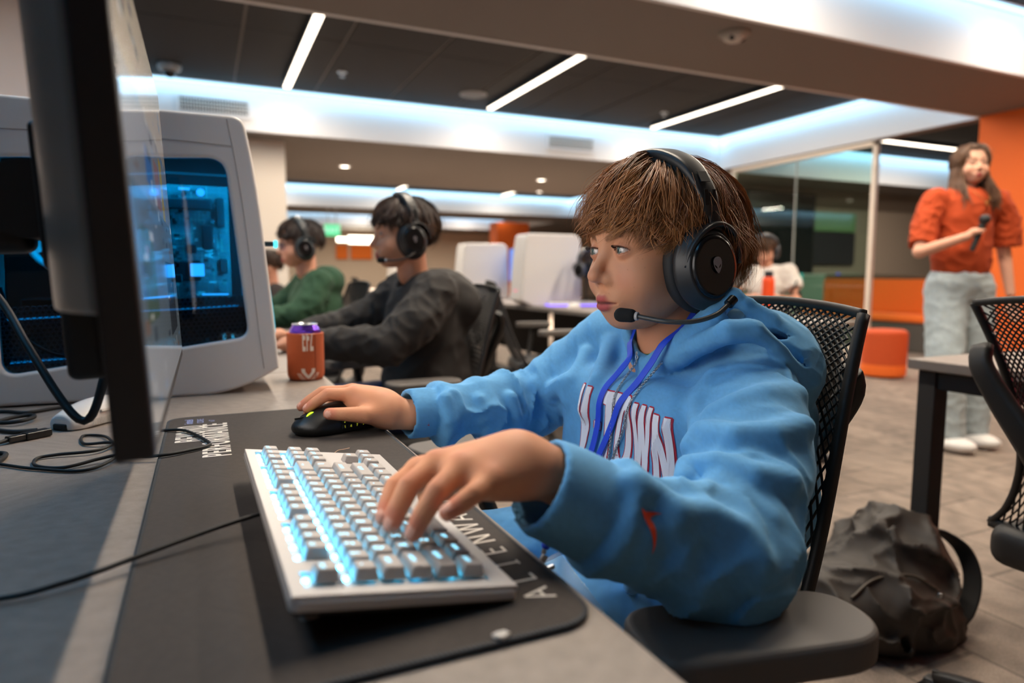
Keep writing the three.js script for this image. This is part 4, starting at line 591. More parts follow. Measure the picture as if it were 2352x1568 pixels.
function hoodieField(x, y, z, fine = true) {
  const qx = Math.abs(x - 0.622 + 0.10 * (y - 0.74)) - 0.075, qy = Math.abs(y - 0.705) - 0.068, qz = Math.abs(z + 0.772) - 0.112; let d = len(Math.max(qx, 0), Math.max(qy, 0), Math.max(qz, 0)) + Math.min(0, Math.max(qx, qy, qz)) - 0.050;
  d = smin(d, sdEll(x, y, z, [0.607, 0.61, -0.77], [0.132, 0.155, 0.168]), 0.06);
  d = smin(d, sdCap(x, y, z, [0.628, 0.816, -0.650], [0.626, 0.822, -0.905], 0.048), 0.05);
  d = smin(d, sdCap(x, y, z, [0.642, 0.856, -0.73], [0.642, 0.856, -0.83], 0.046), 0.05);
  const A = limb(x, y, z, AXL), B = limb(x, y, z, AXR);
  let a = A[0], b = B[0];
  if (fine) {
    if (Math.abs(a) < 0.03) { const s = A[1], e = Math.exp(-(((s - 0.285) / 0.09) ** 2)), cuff = sstep(0.44, 0.425, s); a -= (0.0025 + 0.0075 * e) * cuff * ridge(noise3(s * 15 + A[2] * 9, A[2] * 9 + 3, A[3] * 9)) + 0.004 * cuff * noise3(s * 7, A[2] * 8, A[3] * 8 + 5); a += 0.0045 * Math.exp(-(((s - 0.432) / 0.004) ** 2)); a -= 0.004 * Math.exp(-(((s - 0.420) / 0.012) ** 2)); a += 0.003 * Math.exp(-(((s - 0.035) / 0.004) ** 2)); }
    if (Math.abs(b) < 0.03) { const s = B[1], cuff = sstep(0.375, 0.36, s), e = sstep(0.10, 0.2, s); b -= (0.003 + 0.008 * e) * cuff * ridge(noise3(s * 17 + B[2] * 5 + 40, B[2] * 7, B[3] * 7)) + 0.004 * cuff * noise3(s * 9, B[2] * 8, B[3] * 8); b += 0.004 * Math.exp(-(((s - 0.372) / 0.004) ** 2)); b -= 0.007 * Math.exp(-(((s - 0.357) / 0.010) ** 2)); }
  }
  d = smin(d, a, 0.030); d = smin(d, b, 0.030);
  if (fine && Math.abs(d) < 0.03 && x < 0.62) { const w = sstep(0.84, 0.78, y); d -= w * 0.004 * ridge(noise3(x * 3, y * 5 + (z + 0.77) * 6, (z + 0.77) * 13)) + 0.003 * noise3(x * 9, y * 9, z * 9); }
  for (const F of FOLDS) d = smin(d, sdChain(x, y, z, F.p), F.k);
  for (const F of CREASES) d = smax(d, -sdChain(x, y, z, F.p), F.k);
  // the neck opening
  d = smax(d, -sdChain(x, y, z, [[0.541, 0.832, -0.760, 0.008], [0.560, 0.858, -0.764, 0.034], [0.580, 0.895, -0.772, 0.056], [0.590, 0.96, -0.775, 0.068]]), 0.010);
  // hood: thick rims from the neck front over the shoulder, and the bag that hangs behind
  let h = sdChain(x, y, z, HOODRIM.map((p) => [...p, 0.0095]));
  h = smin(h, sdChain(x, y, z, HOODIN.map((p, i) => [...p, i < 2 ? 0.012 : i > 7 ? 0.018 : 0.0140])), 0.005);
  let bag = sdEll(x, y, z, [0.668, 0.835, -0.690], [0.085, 0.082, 0.100]); bag = smin(bag, sdEll(x, y, z, [0.70, 0.83, -0.80], [0.07, 0.075, 0.11]), 0.04);
  bag = smin(bag, sdChain(x, y, z, [[0.585, 0.895, -0.668, 0.020], [0.566, 0.868, -0.698, 0.019], [0.558, 0.842, -0.738, 0.014]]), 0.02);
  h = smin(h, bag, 0.010);
  h = smin(h, sdChain(x, y, z, HOODLIP.map((p, i) => [...p, i < 3 ? 0.0085 : 0.0140])), 0.004);
  // the open pocket between rim and lip
  const pk = Math.min(sdChain(x, y, z, [[0.612, 0.896, -0.612, 0.004], [0.640, 0.876, -0.602, 0.0085], [0.666, 0.848, -0.596, 0.005]]), sdChain(x, y, z, [[0.630, 0.892, -0.630, 0.008], [0.658, 0.872, -0.624, 0.015], [0.680, 0.846, -0.614, 0.008]]), sdChain(x, y, z, [[0.646, 0.889, -0.647, 0.010], [0.677, 0.868, -0.642, 0.016], [0.690, 0.845, -0.631, 0.008]]));
  h = smax(h, -pk, 0.004); d = smax(d, -pk, 0.004);
  h = smax(h, -sdChain(x, y, z, [[0.578, 0.868, -0.773, 0.030], [0.585, 0.90, -0.774, 0.052], [0.59, 0.97, -0.775, 0.068]]), 0.008);
  if (fine && Math.abs(h) < 0.02) h -= 0.0022 * ridge(noise3(x * 14, y * 22, z * 14));
  d = smin(d, h, 0.005);
  // hollow cuffs
  const cl = (x - AXL[4][0]) * cutL[0] + (y - AXL[4][1]) * cutL[1] + (z - AXL[4][2]) * cutL[2], cr = (x - AXR[4][0]) * cutR[0] + (y - AXR[4][1]) * cutR[1] + (z - AXR[4][2]) * cutR[2];
  const near = len(x - AXL[4][0], y - AXL[4][1], z - AXL[4][2]) < 0.09, nearR = len(x - AXR[4][0], y - AXR[4][1], z - AXR[4][2]) < 0.07;
  if (near) { d = smax(d, cl, 0.004); d = smax(d, -sdCap(x, y, z, [0.29, 0.764, -0.478], [0.20, 0.812, -0.484], 0.0335, 0.0365), 0.003); }
  if (nearR) { d = smax(d, cr, 0.004); d = smax(d, -sdCap(x, y, z, [0.30, 0.755, -0.953], [0.22, 0.757, -0.943], 0.0285, 0.030), 0.003); }
  // hem
  d = smax(d, 0.50 - y, 0.01);
  return d;
}
const fleeceT = tex(256, (u, v) => 0.5 + 0.5 * (0.5 * wrapN(u, v, 30) + 0.5 * (rnd() * 2 - 1)), false);
const HOOD = lin('#64a6d6');
const hoodieM = std(0xffffff, 0.92, { vertexColors: true, sheen: 0.22, sheenRoughness: 0.7, sheenColor: new THREE.Color('#a9d4f2') });
FOLDS.push({ p: [[0.6105,0.8236,-0.5559,0.0126],[0.5551,0.8285,-0.5468,0.0126],[0.5218,0.8199,-0.5557,0.0126],[0.5069,0.8064,-0.5716,0.0126]], k: 0.012 }, { p: [[0.5591,0.802,-0.5009,0.014400000000000001],[0.5114,0.8001,-0.4935,0.014400000000000001],[0.4783,0.7981,-0.5091,0.014400000000000001],[0.4763,0.7921,-0.5549,0.014400000000000001],[0.4644,0.779,-0.5545,0.014400000000000001]], k: 0.013199999999999998 }, { p: [[0.4934,0.7658,-0.4552,0.0135],[0.4589,0.7738,-0.4617,0.0135],[0.4414,0.7785,-0.4929,0.0135],[0.4356,0.7673,-0.5267,0.0135],[0.4206,0.7604,-0.511,0.0135]], k: 0.012 }, { p: [[0.4484,0.7429,-0.4351,0.0117],[0.4321,0.7553,-0.4518,0.0117],[0.427,0.762,-0.4789,0.0117]], k: 0.012 }, { p: [[0.4176,0.7188,-0.4102,0.0126],[0.4041,0.7445,-0.4226,0.0126],[0.3782,0.7593,-0.4315,0.0126],[0.3447,0.7655,-0.4323,0.0126]], k: 0.010799999999999999 }, { p: [[0.4066,0.7011,-0.4146,0.0108],[0.3783,0.7394,-0.4244,0.0108],[0.3472,0.7592,-0.4342,0.0108]], k: 0.010799999999999999 }, { p: [[0.3424,0.7648,-0.4338,0.0126],[0.3319,0.7783,-0.4436,0.0126],[0.3123,0.7892,-0.4468,0.0126]], k: 0.010799999999999999 }, { p: [[0.3809,0.6666,-0.4554,0.0108],[0.3488,0.7228,-0.427,0.0108],[0.3436,0.7561,-0.4338,0.0108]], k: 0.012 }, { p: [[0.5024,0.531,-0.7237,0.009000000000000001],[0.3126,0.7263,-0.4359,0.009000000000000001],[0.3173,0.7542,-0.433,0.009000000000000001]], k: 0.012 }, { p: [[0.5618,0.8371,-0.6351,0.0108],[0.5239,0.8054,-0.621,0.0108],[0.4736,0.7731,-0.5603,0.0108]], k: 0.012 }, { p: [[0.5643,0.8528,-0.8738,0.0126],[0.5095,0.8088,-0.8176,0.0126],[0.4973,0.7664,-0.8269,0.0126]], k: 0.012 }, { p: [[0.5389,0.8374,-0.9017,0.0108],[0.5031,0.8014,-0.8773,0.0108],[0.4966,0.7727,-0.8843,0.0108]], k: 0.012 }, { p: [[0.6019,0.8684,-0.6374,0.00405],[0.6187,0.866,-0.6118,0.00405],[0.6271,0.8467,-0.5856,0.00405],[0.5914,0.8163,-0.537,0.00405]], k: 0.0024 }, { p: [[0.4815,0.7824,-0.9579,0.014400000000000001],[0.4967,0.7728,-0.941,0.014400000000000001],[0.4951,0.7953,-0.8907,0.014400000000000001]], k: 0.012 }, { p: [[0.4238,0.7702,-0.9342,0.0108],[0.4302,0.7443,-0.9314,0.0108],[0.4462,0.7125,-0.9515,0.0108]], k: 0.0096 }, { p: [[0.3683,0.7727,-0.927,0.009000000000000001],[0.3736,0.745,-0.9228,0.009000000000000001]], k: 0.0084 }, { p: [[0.3129,0.78,-0.9189,0.0108],[0.3174,0.7501,-0.9118,0.0108],[0.3245,0.7125,-0.9396,0.0108]], k: 0.0072 });
CREASES.push({ p: [[0.5105,0.7705,-0.4922,0.011],[0.4752,0.77,-0.4978,0.011],[0.4678,0.7662,-0.5255,0.011]], k: 0.012 }, { p: [[0.5571,0.7995,-0.5286,0.012],[0.5141,0.7938,-0.5275,0.012],[0.4957,0.7841,-0.5437,0.012]], k: 0.014 }, { p: [[0.4563,0.7433,-0.4569,0.011],[0.4428,0.7515,-0.4737,0.011],[0.4322,0.7471,-0.4949,0.011]], k: 0.012 }, { p: [[0.413,0.7369,-0.4432,0.01],[0.3844,0.7505,-0.4536,0.01],[0.3504,0.7583,-0.4533,0.01]], k: 0.012 }, { p: [[0.4083,0.7154,-0.4312,0.01],[0.3849,0.7374,-0.4409,0.01],[0.3539,0.7471,-0.4453,0.01]], k: 0.012 }, { p: [[0.3913,0.7065,-0.4303,0.009],[0.3612,0.733,-0.4363,0.009],[0.3403,0.7473,-0.4418,0.009]], k: 0.012 });
const hoodie = part('hoodie', surf(hoodieField, [0.18, 0.48, -1.09], [0.80, 0.965, -0.385], 0.0036, (x, y, z) => { const n = 0.94 + 0.06 * noise3(x * 420, y * 420, z * 420) + 0.03 * noise3(x * 40, y * 40, z * 40); return [HOOD[0] * n, HOOD[1] * n, HOOD[2] * n]; }), hoodieM, boy);
// seams: fine sunk lines sewn as thread
function onto(F, p, dir, off = 0) { let t = 0; for (let i = 0; i < 160; i++) { const d = F(p[0] + dir[0] * t, p[1] + dir[1] * t, p[2] + dir[2] * t); if (d < off + 0.0002) break; t += Math.max(0.0004, (d - off) * 0.6); if (t > 0.6) break; } return [p[0] + dir[0] * t, p[1] + dir[1] * t, p[2] + dir[2] * t]; }
// chest lettering: flat letters laid on the cloth from the front
{ const word = [['V', -0.705], ['-', -0.737], ['T', -0.765], ['O', -0.797], ['W', -0.837], ['N', -0.878]]; }
const conform = (g, F, dir, off) => { const p = g.attributes.position; for (let i = 0; i < p.count; i++) { const q = onto(F, [p.getX(i), p.getY(i), p.getZ(i)], dir, off); p.setXYZ(i, ...q); } g.computeVertexNormals(); return g; };
const facing = new THREE.Matrix4().makeBasis(V(0, 0, 1), V(0, 1, 0), V(-1, 0, 0));         // letter plane: right = +z, up = +y, towards -x
const tess = (g, m, it = 5) => new TessellateModifier(m, it).modify(g);
{ const W = [['V', -0.8260, 0.752], ['-', -0.7930, 0.750], ['T', -0.7620, 0.7520], ['O', -0.7270, 0.7510], ['W', -0.6885, 0.7470], ['N', -0.6490, 0.7410]], white = [], red = [];
  for (const [ch, z, y] of W) { const sz = ch === '-' ? 0.06 : 0.098, cell = (k, off) => { let g = letters(ch, sz * 1.0); g.computeBoundingBox(); const b = g.boundingBox, w = b.max.x - b.min.x, tw = (ch === '-' ? 0.014 : ch === 'W' ? 0.036 : 0.029); g.scale(tw / w, 1.02, 1); g = tess(g, 0.006, 6); g.applyMatrix4(facing); g.translate(0.30, y, z + k); return conform(g, hoodieField, [1, 0, 0], off); };
    for (const dz of [-0.0016, 0, 0.0016]) white.push(cell(dz, 0.0012 + 0.00005 * (dz > 0 ? 1 : dz < 0 ? 2 : 0))); for (const [dz, dy] of [[0.0034, 0], [-0.0034, 0], [0, 0.0017], [0, -0.0017], [0.0018, 0.0016], [-0.0018, 0.0016], [0.0018, -0.0016], [-0.0018, -0.0016]]) { const g = letters(ch, sz); g.computeBoundingBox(); const b = g.boundingBox, w = b.max.x - b.min.x, tw = (ch === '-' ? 0.014 : ch === 'W' ? 0.036 : 0.030); g.scale(tw / w, 1.02, 1); const t = tess(g, 0.006, 6); t.applyMatrix4(facing); t.translate(0.30, y + dy, z + dz); red.push(conform(t, hoodieField, [1, 0, 0], 0.0007)); } }
  part('chest_lettering', white, std(0xe6e4ea, 0.8), hoodie); part('lettering_outline', red, std(0xb0243a, 0.8), hoodie);
  const badge = tess(new THREE.ShapeGeometry(rpoly([[-0.016, -0.012, 0.004], [0.016, -0.012, 0.004], [0.016, 0.012, 0.006], [-0.016, 0.012, 0.006]]), 6), 0.006, 4); badge.applyMatrix4(facing); badge.translate(0.30, 0.694, -0.752); part('chest_badge', conform(badge, hoodieField, [1, 0, 0], 0.001), std(0xaebccb, 0.8), hoodie); }
{ const s = new THREE.Shape(); s.moveTo(0.3075, 0.7770); s.lineTo(0.3125, 0.7725); s.quadraticCurveTo(0.320, 0.7705, 0.3270, 0.7690); s.quadraticCurveTo(0.320, 0.7685, 0.3165, 0.7665); s.quadraticCurveTo(0.3215, 0.755, 0.3150, 0.7385); s.quadraticCurveTo(0.3170, 0.752, 0.3110, 0.7645); s.quadraticCurveTo(0.3090, 0.770, 0.3075, 0.7770);
  const g = tess(new THREE.ShapeGeometry(s, 10), 0.003, 5); g.translate(0, 0, -0.40); part('sleeve_logo', conform(g, hoodieField, [0, 0, -1], 0.0010), std(0xff5a36, 0.7), hoodie);
  const s2 = poly([[0.288, 0.742], [0.2855, 0.749], [0.2865, 0.7445], [0.2835, 0.744]]); const g2 = tess(new THREE.ShapeGeometry(s2), 0.003, 3); g2.translate(0, 0, -0.88); part('cuff_mark', conform(g2, hoodieField, [0, 0, -1], 0.0010), std(0xb23a4a, 0.7), hoodie); }
// collar of the green T-shirt
part('tshirt_collar', tube([[0.585, 0.872, -0.830], [0.568, 0.858, -0.805], [0.560, 0.845, -0.778], [0.562, 0.847, -0.755], [0.572, 0.862, -0.732], [0.60, 0.885, -0.718], [0.65, 0.89, -0.74]], 0.0085, 40, 8), std(0x2f7a3c, 0.85), boy);
// sweatpants
const pantsField = (x, y, z) => { let d = sdEll(x, y, z, [0.61, 0.53, -0.77], [0.135, 0.075, 0.165]); for (const s of [-1, 1]) d = smin(d, sdChain(x, y, z, [[0.59, 0.545, -0.77 + s * 0.085, 0.084], [0.26, 0.545, -0.77 + s * 0.105, 0.066], [0.27, 0.16, -0.77 + s * 0.105, 0.050]]), 0.04); return Math.abs(d) < 0.03 ? d - 0.004 * ridge(noise3(x * 9, y * 14, z * 9)) : d; };
part('sweatpants', surf(pantsField, [0.17, 0.09, -0.96], [0.76, 0.65, -0.57], 0.007, (x, y, z) => { const n = 0.95 + 0.07 * noise3(x * 300, y * 300, z * 300); return [HOOD[0] * n, HOOD[1] * n, HOOD[2] * n]; }), hoodieM, boy);
for (const s of [-1, 1]) part('shoe', surf((x, y, z) => smin(sdEll(x, y, z, [0.215, 0.045, -0.77 + s * 0.105], [0.11, 0.045, 0.043]), sdCap(x, y, z, [0.27, 0.05, -0.77 + s * 0.105], [0.27, 0.11, -0.77 + s * 0.105], 0.042), 0.02), [0.08, -0.005, -0.83 + s * 0.105], [0.34, 0.17, -0.71 + s * 0.105], 0.006), M.whitePl, boy);

// lanyard with a badge clip
{ const o = thing('lanyard', 'bright blue flat lanyard around the neck over the blue hoodie', 'lanyard'), L = std(0x1f49d6, 0.55);
  const line = (y0, z0, y1, z1, n) => Array.from({ length: n }, (_, i) => [mix(y0, y1, i / (n - 1)), mix(z0, z1, i / (n - 1))]), P = (pts) => { const a = pts.map(([y, z]) => { const q = onto(hoodieField, [0.40, y, z], [1, 0, 0], 0.0045); return [Math.min(q[0], 0.548), q[1], q[2]]; }); return a.map((q, i) => { const u = a[Math.max(0, i - 1)], w = a[Math.min(a.length - 1, i + 1)]; return [Math.min(q[0], (u[0] + w[0]) / 2), q[1], q[2]]; }); };
  const A = P(line(0.846, -0.775, 0.62, -0.802, 12)), B = P(line(0.872, -0.708, 0.66, -0.788, 9));
  part('strap', ribbon([[0.605, 0.912, -0.836], [0.578, 0.890, -0.822], [0.550, 0.866, -0.800], ...A], 0.011, 0.0012, [-1, 0.3, 0.2], 60, 8), L, o);
  part('strap', ribbon([[0.600, 0.912, -0.722], [0.578, 0.893, -0.716], ...B], 0.011, 0.0012, [-1, 0.3, 0.2], 60, 8), L, o);
  part('tail', ribbon([[A[11][0], 0.62, -0.800], [0.42, 0.655, -0.74], [0.35, 0.672, -0.64], [0.30, 0.715, -0.545], [0.272, 0.727, -0.517]], 0.009, 0.0014, [0, 1, 0.2], 40, 8), L, o);
  part('clip', [bar([0.272, 0.727, -0.517], [0.266, 0.712, -0.515], 0.0022), rbox(0.006, 0.020, 0.004, 0.001).rotateZ(-0.6).translate(0.262, 0.703, -0.514), rbox(0.016, 0.004, 0.004, 0.001).rotateZ(0.2).translate(0.268, 0.698, -0.513)], M.steel, o);
  part('swivel', ball(0.0042, 0.269, 0.719, -0.516, 12), L, o);
  part('badge_sleeve', rbox(0.060, 0.0012, 0.085, 0.0005).rotateZ(0.35).rotateX(0.25).translate(0.275, 0.672, -0.515), new THREE.MeshPhysicalMaterial({ color: 0xe8f2f6, transmission: 0.85, thickness: 0, roughness: 0.12 }), o); }
{ const o = thing('necklace', 'thin silver chain necklace hanging between the lanyard straps', 'necklace');
  const run = (pts, n) => { const dense = []; for (let i = 0; i + 1 < pts.length; i++) for (let k = 0; k < 3; k++) dense.push([mix(pts[i][0], pts[i + 1][0], k / 3), mix(pts[i][1], pts[i + 1][1], k / 3)]); dense.push(pts[pts.length - 1]); const a = dense.map(([y, z]) => { const q = onto(hoodieField, [0.40, y, z], [1, 0, 0], 0.0032); return [Math.min(q[0], 0.548), q[1], q[2]]; }), c = curve(a.map((q, i) => [Math.min(q[0], (a[Math.max(0, i - 1)][0] + a[Math.min(a.length - 1, i + 1)][0]) / 2), q[1], q[2]])), G = []; for (let i = 0; i < n; i++) { const p = c.getPointAt(i / n), T = c.getTangentAt(i / n), g = new THREE.TorusGeometry(0.0017, 0.00048, 5, 8); g.scale(1, 1.5, 1); if (i % 2) g.rotateY(Math.PI / 2); g.applyQuaternion(new THREE.Quaternion().setFromUnitVectors(V(0, 1, 0), T)); G.push(g.translate(p.x, p.y, p.z)); } return G; };
  part('chain', run([[0.852, -0.768], [0.815, -0.758], [0.775, -0.752], [0.735, -0.749], [0.695, -0.747]], 66), M.steel, o); part('chain', run([[0.845, -0.712], [0.80, -0.713], [0.765, -0.720], [0.73, -0.734], [0.695, -0.747]], 66), M.steel, o);
  part('pendant', rbox(0.004, 0.016, 0.007, 0.001, ...onto(hoodieField, [0.40, 0.686, -0.747], [1, 0, 0], 0.004)), M.steel, o); }

// ---------- mesh-backed task chair ----------
const WEB = std(0x121112, 0.42), CH = std(0x1c1a19, 0.55), ARM = std(0x5b5550, 0.6);
function chairParts(waist) {
  // local frame: front = -x, seat centre over the origin
  const bx = (v, s) => 0.075 + 0.165 * v - 0.035 * s * s * (1 - 0.5 * v) + 0.03 * Math.sin(v * Math.PI) * (1 - v), by = (v, s) => 0.455 + 0.455 * v + 0.012 * (1 - s * s) * v, half = (v) => 0.215 - waist * Math.sin(Math.PI * v ** 0.8) - 0.047 * v, S = (v, s) => [bx(v, s), by(v, s), s * half(v)];
  const web = [], N = 19;
  for (const fam of [1, -1]) for (let i = -34; i <= 34; i++) { const pts = []; for (let k = 0; k <= 26; k++) { const v = k / 26, s = i / 13.5 + fam * (0.75 * v + 0.85 * v ** 4) - fam * 0.5; if (s >= -1 && s <= 1) pts.push(S(v, s)); else if (pts.length) break; } if (pts.length > 2) web.push(tube(pts, 0.0018, pts.length * 2, 5)); }
  const rim = (pts, w, h, up) => ribbon(pts, w, h, up, 40, 8);
  const side = (s) => { const p = []; for (let k = 0; k <= 14; k++) p.push(S(k / 14, s)); return p; }, edgeTop = [], edgeBot = []; for (let k = 0; k <= 14; k++) { edgeTop.push(S(1, -1 + k / 7)); edgeBot.push(S(0, -1 + k / 7)); }
  const pad = (() => { const g = extrude(rpoly([[-0.103, -0.042, 0.03], [0.103, -0.038, 0.045], [0.103, 0.044, 0.045], [-0.103, 0.042, 0.03]]), 0.018, 0.007, 4); g.rotateX(-Math.PI / 2); return g; })();
  const star = [], cast = []; 
  const legG = ribbon([[0.03, 0.095, 0], [0.14, 0.088, 0], [0.25, 0.078, 0], [0.305, 0.066, 0]], (t) => mix(0.05, 0.03, t), (t) => mix(0.045, 0.024, t), [0, 1, 0], 14, 10);
  const wheel = [cyl(0.028, 0.028, 0.018, 0, 0, 0, 20).rotateX(Math.PI / 2).translate(0.31, 0.0285, -0.013), cyl(0.028, 0.028, 0.018, 0, 0, 0, 20).rotateX(Math.PI / 2).translate(0.31, 0.0285, 0.013)], fork = [rbox(0.036, 0.026, 0.03, 0.008, 0.309, 0.050, 0), cyl(0.007, 0.007, 0.03, 0.306, 0.066, 0, 10)];
  const spine = [ribbon([[0.02, 0.40, 0], [0.16, 0.405, 0], [0.215, 0.45, 0], [0.225, 0.55, 0], [0.24, 0.64, 0]], (t) => mix(0.09, 0.075, t), 0.03, [-1, 0.2, 0], 24, 10), ...[-1, 1].map((s) => ribbon([[0.236, 0.60, 0], [0.243, 0.67, s * 0.045], [0.248, 0.74, s * 0.095], [0.250, 0.80, s * 0.132], [0.234, 0.835, s * 0.142]], (t) => mix(0.055, 0.034, t), (t) => mix(0.03, 0.022, t), [-1, 0.2, 0], 24, 10))];
  return { web: join(web), top: rim(edgeTop, 0.013, 0.011, [-1, 0, 0]), bot: rim(edgeBot, 0.024, 0.016, [-1, 0, 0]), sides: [-1, 1].map((s) => rim(side(s), 0.013, 0.014, [-1, 0.3, 0])), pad, legG, wheel: join(wheel), fork: join(fork), spine: join(spine),
    seat: surf((x, y, z) => { const q = [Math.abs(x + 0.135) - 0.19, Math.abs(y - 0.425) - 0.010, Math.abs(z) - 0.165], a = len(Math.max(q[0], 0), Math.max(q[1], 0), Math.max(q[2], 0)) + Math.min(0, Math.max(...q)); return smax(a - 0.035, -(y - 0.38) - 0.004 * 0, 0.01); }, [-0.38, 0.36, -0.25], [0.12, 0.49, 0.25], 0.008) };
}
const CPS = [chairParts(0), chairParts(0.075)];
function chair(label, pos, turn, o2 = {}) {
  const o = thing('office_chair', label, 'chair', pos, turn, 'black mesh-backed office chairs');
  const CP = CPS[o2.waisted ? 1 : 0];
  part('seat', CP.seat, CH, o).scale.y = o2.seatScale ?? 1; part('back_web', CP.web, WEB, o); part('top_rail', CP.top, CH, o); part('lower_rail', CP.bot, CH, o); for (const g of CP.sides) part('side_rail', g, CH, o); part('spine', CP.spine, CH, o);
  if (!o2.noArms) for (const s of [-1, 1]) { const p = part('arm_pad', CP.pad, ARM, o); p.position.set(o2.padX ?? -0.10, o2.padY ?? 0.635, s * (o2.padZ ?? 0.32)); p.rotation.y = -(o2.padYaw ?? 0.12) * s; part('arm_post', ribbon([[-0.04, 0.40, s * 0.20], [-0.05, 0.41, s * 0.28], [-0.07, 0.47, s * 0.31], [o2.padX ?? -0.10, (o2.padY ?? 0.635) + 0.0, s * (o2.padZ ?? 0.32)]], 0.04, 0.026, [1, 0, 0], 20, 10), CH, o); }
  part('gas_lift', [cyl(0.028, 0.024, 0.30, 0, 0.24, 0), cyl(0.045, 0.045, 0.06, 0, 0.115, 0)], CH, o); part('tilt_housing', rbox(0.20, 0.05, 0.15, 0.015, 0.02, 0.375, 0), CH, o);
  for (let i = 0; i < 5; i++) { const l = part('base_leg', CP.legG, CH, o); l.rotation.y = (o2.spin ?? 0.3) + i * Math.PI * 0.4; part('wheel', CP.wheel, WEB, l); part('caster_fork', CP.fork, CH, l); }
  return o;
}
chair('black mesh-backed chair holding the boy in the blue hoodie', [0.545, 0, -0.765], 0, { padX: -0.125, padZ: 0.348, padY: 0.637, padYaw: 0.22 });
chair('black mesh-backed chair at the right frame edge, its Y-shaped spine towards us', [1.50, 0, -0.60], Math.PI, { spin: 2.35, noArms: true, waisted: true });

// ---------- mice ----------
{ const dirx = -0.935, dirz = -0.355, c = [0.170, -0.988], loc = (x, y, z) => [(x - c[0]) * dirx + (z - c[1]) * dirz, y - 0.7343, -(x - c[0]) * dirz * -1 * -1 - (z - c[1]) * -dirx];
  const o = thing('mouse', 'black gaming mouse with a green scroll wheel under the boy\'s right hand', 'mouse', [c[0], 0.7343, c[1]], Math.atan2(dirz, -dirx) * -1);
  // local: front = -x
  const F = (x, y, z) => { let d = sdEll(x, y, z, [0.012, 0.010, 0], [0.060, 0.031, 0.036]); d = smin(d, sdEll(x, y, z, [-0.030, 0.010, 0], [0.040, 0.017, 0.032]), 0.02); d = smax(d, -y + 0.0006, 0.003); d = smax(d, Math.abs(z) - 0.0345, 0.008); return d; };
  part('shell', surf(F, [-0.085, -0.003, -0.05], [0.085, 0.05, 0.05], 0.002), std(0x131414, 0.42), o);
  part('button_split', [box(0.045, 0.003, 0.001, -0.045, 0.0245, 0)], M.black, o);
  part('scroll_wheel', cyl(0.0085, 0.0085, 0.007, 0, 0, 0, 24).rotateX(Math.PI / 2).translate(-0.043, 0.0215, 0), M.blackM, o); part('wheel_glow', new THREE.TorusGeometry(0.0083, 0.0014, 8, 28).translate(-0.043, 0.0222, 0.0035), glow(new THREE.Color(0.55, 1.0, 0.03), 1.6), o);
  const keys = []; for (let i = 0; i < 4; i++) for (let j = 0; j < 2; j++) part('side_button', rbox(0.0085, 0.0062, 0.0022, 0.001, -0.010 + i * 0.0100, 0.0105 + j * 0.0078, 0.0345), M.black, o);
  part('button_numbers', [...'14710'].slice(0, 4).map((ch, i) => letters(ch, 0.0036, fontReg).translate(-0.010 + i * 0.0100, 0.0105, 0.0360)).concat([...'2580'].map((ch, i) => letters(ch, 0.0036, fontReg).translate(-0.010 + i * 0.0100, 0.0183, 0.0360))), glow(new THREE.Color(0.8, 0.8, 0.05), 0.5), o); }
{ const o = thing('spare_mouse', 'white gaming mouse plugged into a dongle on the desk behind the monitor', 'mouse', [-0.163, 0.7302, -1.205], 0.885);
  const F = (x, y, z) => { let d = sdEll(x, y, z, [0.014, 0.008, 0], [0.056, 0.031, 0.033]); d = smin(d, sdEll(x, y, z, [-0.026, 0.008, 0], [0.046, 0.021, 0.030]), 0.02); d = smax(d, -y + 0.0006, 0.002); d = smax(d, -x - 0.060, 0.004); d = smax(d, Math.abs(z) - 0.0305 + 0.003 * Math.cos(x * 30), 0.006); return d; };
  part('shell', surf(F, [-0.085, -0.003, -0.05], [0.085, 0.05, 0.05], 0.002), std(0xdcd8d4, 0.45), o);
  part('scroll_wheel', cyl(0.0095, 0.0095, 0.007, 0, 0, 0, 24).rotateX(Math.PI / 2).translate(-0.036, 0.0210, 0), M.blackM, o);
  part('cable_port', rbox(0.006, 0.009, 0.024, 0.002, -0.0595, 0.0055, 0), M.blackM, o);
  part('side_button', [rbox(0.019, 0.005, 0.003, 0.0015).rotateX(-0.5).translate(-0.006, 0.0225, 0.0285), rbox(0.021, 0.005, 0.003, 0.0015).rotateX(-0.5).translate(0.016, 0.0240, 0.0290)], std(0xb9b2aa, 0.4), o);
  const st = []; for (let i = 0; i < 22; i++) st.push(rbox(0.0011, 0.011, 0.0012, 0.0004).rotateX(-0.18).rotateZ(-0.5).translate(-0.030 + i * 0.0030, 0.0085, 0.0300)); part('grip_texture', st, std(0xcac5c0, 0.6), o); }
{ const o = thing('usb_dongle', 'black cable connector leading into the white mouse', 'connector', [-0.2335, 0.7305, -1.112], 0.70); part('plug_body', rbox(0.034, 0.010, 0.017, 0.002, 0.014, 0.0055, 0), std(0x1c1a18, 0.25), o); part('connector', rbox(0.022, 0.008, 0.013, 0.002, -0.013, 0.0055, 0), std(0x2b2825, 0.2), o); part('strain_relief', bar([-0.022, 0.005, 0], [-0.038, 0.0035, 0.002], 0.0032, 0.002), M.black, o); }
const Y0 = 0.7326;
cableT('loose_cable', 'thin black braided cable coiled in loops beside the white mouse', [[-0.231, Y0, -0.971], [-0.189, Y0, -0.932], [-0.133, Y0, -0.901], [-0.105, Y0 + 0.004, -0.952], [-0.122, Y0 + 0.004, -1.03], [-0.139, Y0, -1.086], [-0.164, Y0, -1.097], [-0.155, Y0, -1.044], [-0.125, Y0 + 0.003, -1.026], [-0.098, Y0, -1.018]], 0.0020, 140);
